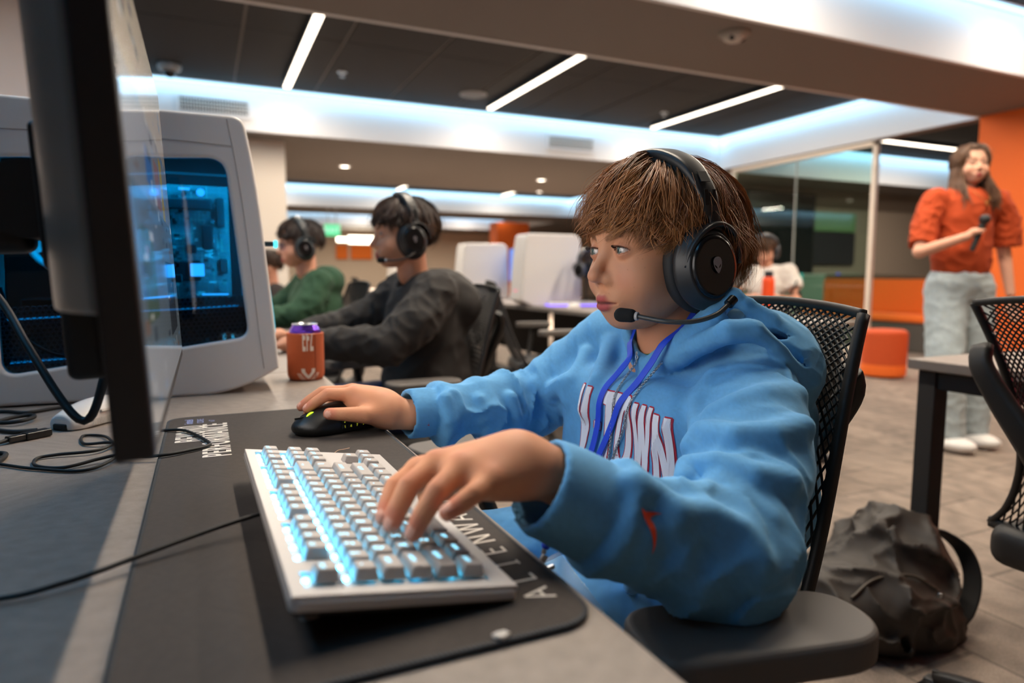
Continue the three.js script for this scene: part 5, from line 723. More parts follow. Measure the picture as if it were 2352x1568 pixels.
cableT('loose_cable', 'thin black braided cable looping under the monitor onto the mouse pad', [[-0.107, Y0 + 0.002, -1.058], [-0.131, Y0 + 0.002, -0.992], [-0.177, Y0 + 0.001, -0.990], [-0.197, Y0, -0.983], [-0.190, Y0, -0.945], [-0.159, Y0, -0.924], [-0.125, Y0 + 0.003, -0.938], [-0.102, Y0 + 0.005, -0.940], [-0.076, Y0 + 0.004, -0.923], [-0.052, Y0 + 0.005, -0.918], [-0.028, Y0 + 0.0045, -0.930], [-0.006, Y0 + 0.0045, -0.945], [-0.003, Y0 + 0.0045, -0.966], [-0.025, Y0 + 0.0045, -1.035], [-0.042, Y0 + 0.005, -1.060], [-0.075, Y0 + 0.003, -1.075]], 0.0021, 200);
cableT('power_cable', 'black cable lying along the foot of the white tower', [[-0.40, 0.7335, -1.33], [-0.318, 0.7335, -1.345], [-0.274, 0.7335, -1.317], [-0.233, 0.7335, -1.345], [-0.19, 0.7335, -1.352], [-0.15, 0.7335, -1.36]], 0.003, 60);
cableT('power_cable', 'black bunched cable with a strap at the left frame edge', [[-0.33, 0.7335, -1.28], [-0.29, 0.7345, -1.235], [-0.262, 0.737, -1.225], [-0.250, 0.7375, -1.25], [-0.262, 0.7365, -1.275], [-0.29, 0.735, -1.26], [-0.30, 0.7345, -1.21], [-0.262, 0.7335, -1.165], [-0.23, 0.7335, -1.16]], 0.0032, 80);
cableT('thin_cable', 'thin dark cable end at the left frame edge on the desk', [[-0.29, 0.733, -1.02], [-0.243, 0.733, -1.03], [-0.235, 0.734, -0.99], [-0.25, 0.733, -0.95], [-0.30, 0.733, -0.93]], 0.003, 50);

// ---------- other people ----------
// a clothed figure from joints in the room; head faces -x turned by yaw (towards +z), pitch nose up
function figure(label, o) {
  const s = o.s ?? 1, cy = Math.cos(o.yaw), sy = Math.sin(o.yaw), cp = Math.cos(o.pitch ?? 0), sp = Math.sin(o.pitch ?? 0);
  const F = V(-cy * cp, sp, sy * cp), L = V(sy, 0, cy), Up = L.clone().cross(F).negate().normalize(); Up.y < 0 && Up.negate();
  const M4 = new THREE.Matrix4().makeBasis(L.clone().multiplyScalar(s), Up.clone().multiplyScalar(s), F.clone().multiplyScalar(s)).setPosition(...o.head);
  const h = o.h ?? 0.0035, skin = lin(o.skin ?? '#d8a184');
  const hd = surf((x, y, z) => faceField(x, y, z), [-0.09, -0.115, -0.115], [0.09, 0.14, 0.122], h, (l, u, f) => faceColor(l, u, f, skin)).applyMatrix4(M4);
  const J = o.j, bounds = (pts, r) => { const lo = [9, 9, 9], hi = [-9, -9, -99]; for (const p of pts) for (let i = 0; i < 3; i++) { lo[i] = Math.min(lo[i], p[i] - r); hi[i] = Math.max(hi[i], p[i] + r); } return [lo, hi]; };
  const neck0 = V(0, -0.03, -0.018).applyMatrix4(M4).toArray();
  const fore = (x, y, z) => { let d = sdChain(x, y, z, [[...neck0, 0.050 * s], [...J.neck, 0.050 * s]]); for (const k of ['L', 'R']) { const el = J['el' + k], wr = J['wr' + k], tp = J['tip' + k]; if (!tp) continue; d = Math.min(d, sdChain(x, y, z, [[...J['sh' + k], 0.035], [...el, 0.033], [...wr, 0.022]])); const dx = dirOf(wr, tp), side = V(...dx).cross(V(...(J['up' + k] ?? [0, 1, 0]))).normalize(); d = smin(d, sdEll(x, y, z, [mix(wr[0], tp[0], 0.42), mix(wr[1], tp[1], 0.42), mix(wr[2], tp[2], 0.42)], [0.030, 0.022, 0.030]), 0.015); for (let i = 0; i < 5; i++) { const a = (i - 1.5) * 0.0165, len2 = [0.9, 1, 0.97, 0.86, 0.62][i], P = (t, drop) => [mix(wr[0], tp[0], t) + side.x * a, mix(wr[1], tp[1], t) + side.y * a - drop, mix(wr[2], tp[2], t) + side.z * a]; d = smin(d, sdChain(x, y, z, [[...P(0.5, 0), 0.0095], [...P(0.75 * len2, 0.004), 0.0085], [...P(len2, 0.016), 0.0068]]), 0.005); } } return d; };
  const pts = [neck0, J.neck]; for (const k of ['L', 'R']) if (J['tip' + k]) pts.push(J['sh' + k], J['el' + k], J['wr' + k], J['tip' + k]);
  const [lo, hi] = bounds(pts, 0.07), arms = surf(fore, lo, hi, Math.max(h, 0.005), () => mixc(skin, BLUSH, 0.2));
  const p = part('person', mergeGeometries([hd, arms].map(strip3)), skinM); tag(p, label, 'person');
  for (const e of [1, -1]) part('eye', eyeGeo(e).applyMatrix4(M4), eyeM, p);
  // top
  const top = (x, y, z) => { let d = 1e9; for (const [c, r] of J.torso) d = smin(d, sdEll(x, y, z, c, r), 0.06); d = smin(d, sdCap(x, y, z, J.shL, J.shR, 0.052 * s), 0.05); if (J.hood) for (const [c, r] of J.hood) d = smin(d, sdEll(x, y, z, c, r), 0.03);
    for (const k of ['L', 'R']) { const ax = [[...J['sh' + k], 0.062 * s], ...J['sl' + k]]; let a = sdChain(x, y, z, ax); if (Math.abs(a) < 0.03) a -= 0.008 * ridge(noise3(x * 14 + 5, y * 14, z * 14)); d = smin(d, a, 0.03); const e = ax[ax.length - 1], q = ax[ax.length - 2], dr = dirOf(q, e), c = (x - e[0]) * dr[0] + (y - e[1]) * dr[1] + (z - e[2]) * dr[2]; if (len(x - e[0], y - e[1], z - e[2]) < 0.12) d = smax(d, c, 0.004); }
    if (Math.abs(d) < 0.03) d -= 0.006 * ridge(noise3(x * 8, y * 10, z * 8 + 3)); d = smax(d, J.hem - y, 0.01); return smax(d, -sdCap(x, y, z, [J.neck[0] - 0.012, J.neck[1] - 0.005, J.neck[2]], [J.neck[0] - 0.03, J.neck[1] + 0.15, J.neck[2]], 0.056 * s, 0.07 * s), 0.01); };
  const tp = []; for (const [c, r] of J.torso) { const m = Math.max(...r); tp.push([c[0] - r[0], c[1] - r[1], c[2] - r[2]], [c[0] + r[0], c[1] + r[1], c[2] + r[2]]); } for (const k of ['L', 'R']) tp.push(J['sh' + k], ...J['sl' + k]); if (J.hood) for (const [c, r] of J.hood) tp.push([c[0] + r[0], c[1] + r[1], c[2]], [c[0], c[1], c[2] - r[2]], [c[0], c[1], c[2] + r[2]]);
  const [tl, th] = bounds(tp, 0.08), col = lin(o.topColor);
  part(o.topName ?? 'hoodie', surf(top, tl, th, o.ht ?? 0.008, (x, y, z) => { const n = 0.94 + 0.08 * noise3(x * 90, y * 90, z * 90); return [col[0] * n, col[1] * n, col[2] * n]; }), std(0xffffff, 0.9, { vertexColors: true, sheen: 0.3 }), p);
  if (J.legs) { const lg = (x, y, z) => { let d = 1e9; for (const c of J.legs) d = smin(d, sdChain(x, y, z, c), 0.04); if (J.hip) d = smin(d, sdEll(x, y, z, ...J.hip), 0.05); return Math.abs(d) < 0.03 ? d - 0.006 * ridge(noise3(x * 7, y * 10, z * 7)) : d; }; const [a, b] = bounds(J.legs.flat().concat(J.hip ? [J.hip[0]] : []), 0.19), lc = lin(o.legColor ?? '#20232c'); part(o.legName ?? 'trousers', surf(lg, a, b, 0.009, (x, y, z) => { const n = 0.93 + 0.12 * noise3(x * 60, y * 60, z * 60); return [lc[0] * n, lc[1] * n, lc[2] * n]; }), std(0xffffff, 0.9, { vertexColors: true }), p);
    for (const c of J.legs) { const e = c[c.length - 1]; if (J.shoeDir) part('shoe', surf((x, y, z) => smin(sdEll(x, y, z, [e[0] + J.shoeDir[0] * 0.06, 0.042, e[2] + J.shoeDir[2] * 0.06], [0.05 + Math.abs(J.shoeDir[0]) * 0.07, 0.042, 0.05 + Math.abs(J.shoeDir[2]) * 0.07]), sdCap(x, y, z, [e[0], 0.05, e[2]], [e[0], 0.10, e[2]], 0.042), 0.02), [e[0] - 0.2, -0.005, e[2] - 0.2], [e[0] + 0.2, 0.16, e[2] + 0.2], 0.008), M.whitePl, p); } }
  const hg = hairGeo(o.hairN ?? 2600, hairTint(...(o.hair ?? ['#20140d', '#3d281a', '#5a3d28'])), o.hairEnd ?? boyHairEnd, { clumps: o.clumps ?? 240, w: 2.2, seg: 7, flick: o.flick ?? 0.01, sweep: o.sweep ?? 0.2 }).applyMatrix4(M4), hm = part('hair', hg, hairM, p);
  part('hair_underlayer', surf(capField(o.hairEnd ?? boyHairEnd, 0.005), [-0.1, -0.09, -0.125], [0.1, 0.145, 0.115], 0.005).applyMatrix4(M4), std(o.hair ? o.hair[0] : '#20140d', 0.8), hm);
  p.userData.M4 = undefined; return [p, M4];
}
const dark = ['#1d130d', '#3a261a', '#553a28'];
// second player along the desk
{ const [p, m] = figure('boy in a charcoal hoodie with short dark hair looking at his screen', { head: [0.592, 1.088, -2.150], yaw: 0.03, pitch: -0.05, s: 0.99, h: 0.003, skin: '#d19a7c', hair: dark, hairN: 4200, topColor: '#302d2b', legColor: '#2a3050', j: {
    neck: [0.622, 0.965, -2.15], shL: [0.645, 0.905, -1.985], shR: [0.635, 0.905, -2.315], slL: [[0.57, 0.82, -1.94, 0.066], [0.480, 0.752, -1.925, 0.056], [0.37, 0.757, -1.985, 0.047], [0.275, 0.757, -2.04, 0.036]], slR: [[0.54, 0.82, -2.35, 0.062], [0.440, 0.785, -2.345, 0.054], [0.285, 0.762, -2.345, 0.036]], elL: [0.480, 0.752, -1.925], wrL: [0.262, 0.757, -2.045], tipL: [0.150, 0.752, -2.085], elR: [0.44, 0.785, -2.345], wrR: [0.272, 0.762, -2.345], tipR: [0.14, 0.752, -2.36],
    torso: [[[0.66, 0.79, -2.15], [0.13, 0.16, 0.175]], [[0.665, 0.62, -2.15], [0.145, 0.18, 0.18]]], hood: [[[0.715, 0.905, -2.13], [0.085, 0.072, 0.12]], [[0.76, 0.86, -2.10], [0.07, 0.08, 0.11]]], hem: 0.50, legs: [[[0.63, 0.52, -2.06, 0.085], [0.25, 0.52, -2.05, 0.068], [0.28, 0.10, -2.05, 0.05]], [[0.63, 0.52, -2.24, 0.085], [0.25, 0.52, -2.25, 0.068], [0.28, 0.10, -2.25, 0.05]]], shoeDir: [-1, 0, 0] } });
  headset('headset', 'black headset on the boy in the charcoal hoodie', m, { mic: [[0.602, 1.030, -2.040], [0.575, 1.012, -2.035], [0.545, 1.004, -2.050], [0.520, 1.003, -2.080]], mount: [0.612, 1.038, -2.042], tip: [0.502, 1.004, -2.102] });
  chair('black mesh-backed chair behind the boy in the charcoal hoodie', [0.62, 0, -2.13], 0.12, { padZ: 0.30 }); }
// third player
{ const curly = (ph) => boyHairEnd(ph) * 0.95; const [p, m] = figure('boy in a dark green hoodie with glasses and curly dark hair', { head: [0.432, 1.105, -3.46], yaw: 0.10, pitch: -0.12, h: 0.0045, skin: '#d49c82', hair: ['#17100d', '#2b1d17', '#45322a'], hairN: 2600, hairEnd: curly, flick: 0.02, topColor: '#24462f', ht: 0.010, j: {
    neck: [0.462, 0.975, -3.46], shL: [0.49, 0.915, -3.29], shR: [0.48, 0.915, -3.62], slL: [[0.44, 0.82, -3.245, 0.066], [0.385, 0.77, -3.23, 0.056], [0.27, 0.765, -3.26, 0.040]], slR: [[0.42, 0.84, -3.66, 0.062], [0.34, 0.79, -3.65, 0.054], [0.2, 0.765, -3.62, 0.036]], elL: [0.385, 0.77, -3.23], wrL: [0.26, 0.765, -3.262], tipL: [0.14, 0.75, -3.30], elR: [0.34, 0.79, -3.65], wrR: [0.2, 0.765, -3.62], tipR: [0.1, 0.75, -3.62],
    torso: [[[0.50, 0.79, -3.46], [0.13, 0.16, 0.175]], [[0.53, 0.62, -3.46], [0.14, 0.18, 0.18]]], hood: [[[0.555, 0.925, -3.44], [0.085, 0.075, 0.12]]], hem: 0.50, legs: [[[0.52, 0.52, -3.37, 0.085], [0.2, 0.52, -3.37, 0.068], [0.24, 0.10, -3.37, 0.05]], [[0.52, 0.52, -3.55, 0.085], [0.2, 0.52, -3.55, 0.068], [0.24, 0.10, -3.55, 0.05]]], shoeDir: [-1, 0, 0] } });
  headset('headset', 'black headset on the boy in the green hoodie', m, { color: 0x2a3236 });
  const g = thing('eyeglasses', 'dark-framed glasses on the boy in the green hoodie', 'glasses'), loop = (s) => { const q = []; for (let i = 0; i < 20; i++) { const t = i / 20 * 6.283; q.push([s * 0.031 + 0.023 * Math.cos(t), 0.0 + 0.017 * Math.sin(t), 0.092 - 0.006 * Math.abs(Math.cos(t)) * (s * Math.cos(t) > 0 ? 1 : 0)]); } return tube(q, 0.0016, 40, 6, true); };
  part('frame', join([loop(1), loop(-1), tube([[-0.009, 0.004, 0.092], [0, 0.007, 0.095], [0.009, 0.004, 0.092]], 0.0014, 10, 6), ...[-1, 1].map((s) => tube([[s * 0.053, 0.004, 0.086], [s * 0.068, 0.006, 0.06], [s * 0.075, 0.004, 0.0]], 0.0015, 16, 6))]).applyMatrix4(m), std(0x17181c, 0.4), g); part('lens', join([-1, 1].map((s) => new THREE.CircleGeometry(0.021, 24).scale(1.05, 0.78, 1).translate(s * 0.031, 0, 0.091))).applyMatrix4(m), new THREE.MeshPhysicalMaterial({ color: 0xc8d2ff, transmission: 0.95, thickness: 0, roughness: 0.05 }), g);
  chair('black mesh-backed chair behind the boy in the green hoodie', [0.50, 0, -3.45], 0.1); }
// fourth player, mostly hidden by the tower
{ const [p, m] = figure('child in a dark patterned top farthest along the desk row', { head: [0.39, 1.005, -4.93], yaw: 0.1, pitch: -0.1, h: 0.006, skin: '#d49c82', hair: ['#2a1a10', '#4a2f1c', '#6a4830'], hairN: 900, topColor: '#3a3230', ht: 0.014, j: {
    neck: [0.42, 0.88, -4.93], shL: [0.44, 0.83, -4.78], shR: [0.44, 0.83, -5.08], slL: [[0.40, 0.74, -4.74, 0.06], [0.24, 0.77, -4.80, 0.042]], slR: [[0.40, 0.74, -5.12, 0.06], [0.24, 0.77, -5.05, 0.042]], elL: [0.40, 0.74, -4.74], wrL: [0.23, 0.765, -4.81], tipL: [0.13, 0.75, -4.86], elR: [0.40, 0.74, -5.12], wrR: [0.23, 0.765, -5.05], tipR: [0.13, 0.75, -5.0], torso: [[[0.46, 0.72, -4.93], [0.12, 0.15, 0.16]], [[0.48, 0.58, -4.93], [0.13, 0.15, 0.17]]], hem: 0.46 } });
  chair('black mesh-backed chair of the child farthest along the row', [0.62, 0, -4.93], 0); }
// child in a white shirt behind
{ const [p, m] = figure('child in a white T-shirt holding an orange bottle, looking down', { head: [4.17, 1.165, -4.18], yaw: 0.75, pitch: -0.5, h: 0.005, skin: '#d9a58a', hair: ['#2c1b11', '#55371f', '#7a5533'], hairN: 1400, topName: 'tshirt', topColor: '#e4dfd8', ht: 0.012, j: {
    neck: [4.20, 1.045, -4.19], shL: [4.31, 0.985, -4.06], shR: [4.06, 0.985, -4.32], slL: [[4.32, 0.90, -4.02, 0.066], [4.31, 0.85, -3.99, 0.062]], slR: [[4.03, 0.90, -4.32, 0.066], [4.00, 0.85, -4.31, 0.062]], elL: [4.31, 0.76, -3.96], wrL: [4.10, 0.775, -3.93], tipL: [4.00, 0.80, -3.945], elR: [3.96, 0.76, -4.28], wrR: [3.92, 0.785, -4.06], tipR: [3.955, 0.81, -3.97], torso: [[[4.22, 0.86, -4.20], [0.15, 0.17, 0.15]], [[4.23, 0.66, -4.20], [0.15, 0.2, 0.15]]], hem: 0.52, legs: [[[4.23, 0.55, -4.1, 0.085], [3.95, 0.53, -3.9, 0.066], [3.97, 0.1, -3.9, 0.05]], [[4.2, 0.55, -4.28, 0.085], [3.87, 0.53, -4.15, 0.066], [3.9, 0.1, -4.15, 0.05]]], shoeDir: [-0.7, 0, 0.7] } });
  headset('headset', 'dark headset on the child in the white T-shirt', m, { color: 0x3a4048 });
  const b = thing('water_bottle', 'bright orange water bottle with dark cap in the white-shirted child\'s hands', 'bottle', [3.965, 0.715, -3.925]); part('bottle_body', lathe([[0, 0], [0.043, 0], [0.046, 0.006], [0.046, 0.20], [0.040, 0.222], [0.03, 0.232]]), std(0xf04f1a, 0.5), b); part('cap', lathe([[0.031, 0.228], [0.034, 0.232], [0.034, 0.27], [0.03, 0.276], [0, 0.278]]), std(0x222730, 0.5), b);
  chair('black mesh-backed chair of the child in the white T-shirt', [4.25, 0, -4.22], -0.8); }
// standing woman with a microphone
const long = (ph) => { const a = Math.abs(ph); return a < 0.5 ? 1.18 : a < 0.8 ? mix(1.18, 2.35, (a - 0.5) / 0.3) : 2.6; };
{ const [p, m] = figure('standing woman in an orange T-shirt and light jeans speaking into a microphone', { head: [3.905, 1.565, -2.42], yaw: 1.02, pitch: 0.06, s: 0.98, h: 0.004, skin: '#dba98f', hair: ['#3a251a', '#6b4a33', '#94704f'], hairN: 3000, hairEnd: long, sweep: 0, full: 0.5, topName: 'tshirt', topColor: '#b03f0c', legName: 'jeans', legColor: '#b5c2c6', j: {
    neck: [3.895, 1.435, -2.43], shL: [4.03, 1.372, -2.345], shR: [3.715, 1.372, -2.485], slL: [[4.085, 1.25, -2.315, 0.064], [4.09, 1.12, -2.31, 0.066]], slR: [[3.645, 1.25, -2.48, 0.064], [3.585, 1.12, -2.455, 0.064]], elL: [4.085, 1.06, -2.31], wrL: [4.055, 0.86, -2.25], tipL: [4.03, 0.72, -2.20], elR: [3.545, 1.085, -2.44], wrR: [3.665, 1.165, -2.26], tipR: [3.725, 1.215, -2.215], torso: [[[3.875, 1.26, -2.42], [0.165, 0.19, 0.13]], [[3.86, 1.06, -2.41], [0.165, 0.23, 0.135]]], hem: 0.86,
    hip: [[3.86, 0.93, -2.41], [0.165, 0.14, 0.13]], legs: [[[3.79, 0.87, -2.44, 0.105], [3.70, 0.52, -2.36, 0.092], [3.72, 0.09, -2.33, 0.082]], [[3.94, 0.87, -2.38, 0.105], [3.94, 0.52, -2.35, 0.092], [3.93, 0.09, -2.33, 0.082]]], shoeDir: [-0.35, 0, 0.9] } });
  // shoulder-length locks
  const T = hairTint('#3a251a', '#6b4a33', '#94704f'), P = [], C = [], I = []; for (let i = 0; i < 620; i++) { const s = rnd() < 0.5 ? -1 : 1, ph = rr(0.75, 2.6) * s, a = V(...scalp(1.75, ph, 0.006)), w = rr(0.0013, 0.0026), tone = rnd(), fw = rr(0, 1), pts = [V(...scalp(1.0, ph, 0.006)), V(...scalp(1.4, ph, 0.011)), a, V(a.x * 1.12 + rr(-0.01, 0.01), -0.075 + rr(-0.01, 0.01), a.z * 0.8 + 0.01 * fw), V(a.x * 1.2 + rr(-0.02, 0.02), -0.15 + rr(-0.02, 0.02), a.z * 0.6 + 0.085 * fw), V(a.x * 1.1 + rr(-0.025, 0.025), -0.225 + rr(-0.05, 0.03), a.z * 0.5 + 0.125 * fw)], g = new THREE.TubeGeometry(new THREE.CatmullRomCurve3(pts), 12, w, 4), c = T(tone, 0.5), base = P.length / 3; P.push(...g.attributes.position.array); for (let k = 0; k < g.attributes.position.count; k++) C.push(...c); for (const q of g.index.array) I.push(base + q); }
  const g = new THREE.BufferGeometry(); g.setAttribute('position', new THREE.Float32BufferAttribute(P, 3)); g.setAttribute('color', new THREE.Float32BufferAttribute(C, 3)); g.setIndex(I); g.computeVertexNormals(); part('long_hair', g.applyMatrix4(m), hairM, p);
  const mic = thing('microphone', 'black handheld microphone in the standing woman\'s hand', 'microphone'); part('grip', bar([3.665, 1.09, -2.235], [3.708, 1.225, -2.215], 0.013, 0.017, 16), M.blackM, mic); part('grille', ball(0.027, 3.716, 1.25, -2.211, 18), std(0x222224, 0.6), mic);
  const nk = thing('pendant_necklace', 'small gold pendant at the standing woman\'s collar', 'necklace'); part('pendant', cyl(0.014, 0.014, 0.004, 0, 0, 0, 18).rotateX(1.4).translate(3.855, 1.345, -2.288), std(0xe0b070, 0.3, { metalness: 0.9 }), nk); part('cord', tube([[3.82, 1.43, -2.36], [3.835, 1.385, -2.315], [3.855, 1.355, -2.290], [3.895, 1.39, -2.30], [3.935, 1.43, -2.34]], 0.0014, 20, 6), std(0xb08850, 0.4, { metalness: 0.8 }), nk); }

// ---------- second desk row and the room behind ----------
desk('gaming_desk', 'grey desk with white towers and a violet-lit keyboard behind the front boy', 2.15, 3.0, -5.55, -2.35, -1, true, true);
desk('gaming_desk', 'grey desk of the second row farther back, with a pale-lit tower', 2.15, 3.0, -8.2, -5.56, -1, true, true);
desk('gaming_desk', 'far grey desk of the second row near the exit sign', 2.15, 3.0, -10.8, -8.21, -1);
const PINK = new THREE.Color(1, 0.01, 0.22);
tower('tower_computer', 'white tower with a hot pink light strip on the second desk row', [2.245, 0.736, -4.68], Math.PI, PINK, false, 2.2);
tower('tower_computer', 'white tower with a pale yellow-green light strip on the second desk row', [2.385, 0.736, -6.35], Math.PI, new THREE.Color(0.75, 0.9, 0.45), false, 0.9);
tower('tower_computer', 'small far white tower between the charcoal hoodie boy and the exit sign', [2.42, 0.736, -9.2], Math.PI, new THREE.Color(0.5, 0.1, 1), false, 2.5);
function smallMonitor(label, pos, turn, color, k) { const o = thing('desk_monitor', label, 'monitor', pos, turn, 'monitors on the second desk row'); part('bezel', rbox(0.03, 0.33, 0.55, 0.006, 0, 0.32, 0), M.black, o); part('screen', box(0.002, 0.31, 0.53, -0.0165, 0.32, 0), glow(color, k), o); part('stand', [rbox(0.03, 0.24, 0.05, 0.008, 0.03, 0.13, 0), rbox(0.18, 0.012, 0.22, 0.005, 0.03, 0.007, 0)], M.black, o); const l = new THREE.RectAreaLight(color, k, 0.53, 0.31); l.position.set(-0.02, 0.32, 0); l.rotation.set(0, -Math.PI / 2, 0); o.add(l); return o; }
smallMonitor('monitor with a blue screen beside the pink-lit tower', [2.68, 0.731, -4.12], -0.35, new THREE.Color(0.10, 0.30, 0.95), 0.8);
smallMonitor('monitor with a blue screen beside the yellow-green-lit tower', [2.74, 0.731, -5.95], -0.3, new THREE.Color(0.10, 0.28, 0.9), 0.8);
{ const o = thing('lit_keyboard', 'white keyboard with violet underglow in front of the pink-lit tower', 'keyboard', [2.44, 0.731, -4.30], Math.PI / 2 - 0.25); part('case', rbox(0.135, 0.022, 0.36, 0.006, 0, 0.018, 0), M.whitePl, o); part('light_strip', rbox(0.143, 0.010, 0.37, 0.004, 0, 0.008, 0), glow(new THREE.Color(0.22, 0.12, 1), 2.2), o);
  const g = cap(1); for (let r = 0; r < 5; r++) for (let c = 0; c < 15; c++) { const k = part('keycap', g, M.keycap, o); k.position.set(-0.04 + r * U, 0.0325, -0.135 + c * U); } }
{ const o = thing('desk_mouse', 'white mouse at the edge of the second desk row', 'mouse', [2.30, 0.731, -4.02], 0.3); part('shell', surf((x, y, z) => smax(sdEll(x, y, z, [0, 0.005, 0], [0.06, 0.033, 0.032]), -y, 0.002), [-0.07, -0.004, -0.04], [0.07, 0.045, 0.04], 0.004), M.whitePl, o); part('wheel', cyl(0.009, 0.009, 0.007, 0, 0, 0, 14).rotateX(Math.PI / 2).translate(-0.032, 0.028, 0), M.black, o); }
{ const m = new THREE.Matrix4().makeRotationY(0.5).setPosition(2.56, 1.015, -4.30); headset('headset', 'grey headset hanging on a stand beside the pink-lit tower', m, { color: 0x4a4a4c }); const o = thing('headset_stand', 'slim black stand holding a headset on the second desk row', 'stand', [2.56, 0.731, -4.30]); part('base', cyl(0.055, 0.05, 0.012, 0, 0.006, 0), M.black, o); part('stem', cyl(0.008, 0.008, 0.37, 0, 0.19, 0, 12), M.black, o); part('cradle', ribbon([[-0.04, 0.372, 0], [0, 0.392, 0], [0.04, 0.372, 0]], 0.008, 0.03, [0, 0, 1], 12, 8), M.black, o); }
{ const o = thing('phone', 'pale lit phone screen at the desk edge behind the charcoal hoodie boy', 'phone', [2.20, 0.7305, -5.2], 0.3); part('body', rbox(0.15, 0.008, 0.075, 0.003, 0, 0.005, 0), M.black, o); part('screen', box(0.14, 0.001, 0.068, 0, 0.0095, 0), glow(new THREE.Color(0.75, 0.88, 1), 1.0), o); }
chair('empty black mesh-backed chair pulled up to the second desk row, nearer one', [1.72, 0, -3.55], Math.PI - 0.25, { spin: 0.6 });
chair('empty black mesh-backed chair pulled up to the second desk row, farther one', [1.78, 0, -5.3], Math.PI + 0.2);
chair('far empty black chair near the small far white tower', [1.75, 0, -7.6], Math.PI);
// clutter under the second desk row
{ const o = thing('backpack', 'tan backpack on the floor under the second desk row', 'backpack', [2.45, 0, -4.45]); part('bag_body', surf((x, y, z) => sdEll(x, y, z, [0, 0.2, 0], [0.16, 0.21, 0.13]) - 0.02 * noise3(x * 9, y * 9, z * 9), [-0.22, -0.04, -0.2], [0.22, 0.46, 0.2], 0.014), std(0xb09a80, 0.9), o); part('pocket', surf((x, y, z) => sdEll(x, y, z, [-0.12, 0.13, 0], [0.07, 0.11, 0.09]) - 0.01 * noise3(x * 12, y * 12, z * 12), [-0.24, -0.02, -0.14], [0.0, 0.3, 0.14], 0.012), std(0x9a8468, 0.9), o); part('strap', tube([[0.05, 0.40, 0.05], [0, 0.46, 0.02], [-0.05, 0.40, -0.02]], 0.01, 20, 6), std(0x6d5a45, 0.9), o); }
// right-hand desk with its black leg
{ const o = desk('gaming_desk', 'dark desk at the right whose square black leg stands by the backpack', 1.775, 2.62, -1.235, 0.3, -1, false); for (const [x, z] of [[-0.38, -0.72], [-0.38, 0.72], [0.38, -0.72], [0.38, 0.72]]) part('leg', rbox(0.058, 0.698, 0.05, 0.004, x, 0.352, z), M.blackM, o); part('apron', rbox(0.05, 0.05, 1.4, 0.004, -0.377, 0.676, 0), M.blackM, o); }
// black backpack slumped on the carpet
{ const o = thing('backpack', 'slumped black backpack lying on the carpet by the table leg', 'backpack', [1.665, 0, -1.20]);
  const F = (x, y, z) => { let d = sdEll(x, y, z, [-0.05, 0.10, 0.02], [0.18, 0.115, 0.15]); d = smin(d, sdEll(x, y, z, [0.06, 0.17, -0.02], [0.11, 0.12, 0.13]), 0.06); d = smin(d, sdEll(x, y, z, [-0.16, 0.08, -0.02], [0.10, 0.09, 0.13]), 0.05); d = smin(d, sdChain(x, y, z, [[-0.02, 0.27, 0.0, 0.022], [0.05, 0.295, -0.01, 0.020], [0.09, 0.25, 0.05, 0.02]]), 0.03); d = smin(d, sdEll(x, y, z, [0.02, 0.05, 0.11], [0.11, 0.055, 0.06]), 0.04);
    if (Math.abs(d) < 0.05) d -= 0.028 * ridge(noise3(x * 3.6 + y * 4, y * 3.5 - x * 3, z * 4)) + 0.013 * ridge(noise3(x * 9 + 2 * y, y * 8 + 4, z * 9)); return smax(d, -y, 0.01); };
  part('bag_body', surf(F, [-0.34, -0.01, -0.24], [0.26, 0.36, 0.24], 0.007), std(0x352f2a, 0.65, { sheen: 0.2 }), o);
  part('shoulder_strap', ribbon([[0.10, 0.27, 0.03], [0.17, 0.25, 0.05], [0.225, 0.20, 0.08], [0.225, 0.13, 0.11], [0.17, 0.06, 0.13], [0.08, 0.03, 0.14]], 0.012, 0.045, [0.3, 0, 1], 40, 10), std(0x141312, 0.8), o);
  part('zipper', tube([[-0.22, 0.155, 0.085], [-0.15, 0.195, 0.095], [-0.06, 0.20, 0.125], [0.0, 0.165, 0.15]], 0.004, 30, 6), std(0x4d443a, 0.5), o); part('zipper_pull', rbox(0.012, 0.03, 0.006, 0.002, 0.0, 0.145, 0.165), M.steel, o); }
// glass partition
{ const o = thing('glass_partition', 'glass partition with a pale frame left of the standing woman', 'partition', [7.5, 0, -6.98]), f = std(0xd5c8ba, 0.5);
  part('top_rail', rbox(0.06, 0.06, 2.46, 0.006, 0, 2.555, 0), f, o); part('post', rbox(0.06, 2.58, 0.06, 0.006, 0, 1.29, 1.20), f, o); part('post', rbox(0.06, 2.58, 0.06, 0.006, 0, 1.29, -1.23), f, o); part('bottom_rail', rbox(0.06, 0.05, 2.40, 0.006, 0, 0.025, 0), f, o);
  for (const z of [-0.60, 0.58]) part('glass_pane', box(0.012, 2.47, 1.17, 0, 1.288, z), M.glass, o); part('glazing_bar', box(0.02, 2.47, 0.012, 0, 1.288, -0.01), std(0xa8a8a4, 0.4), o); }
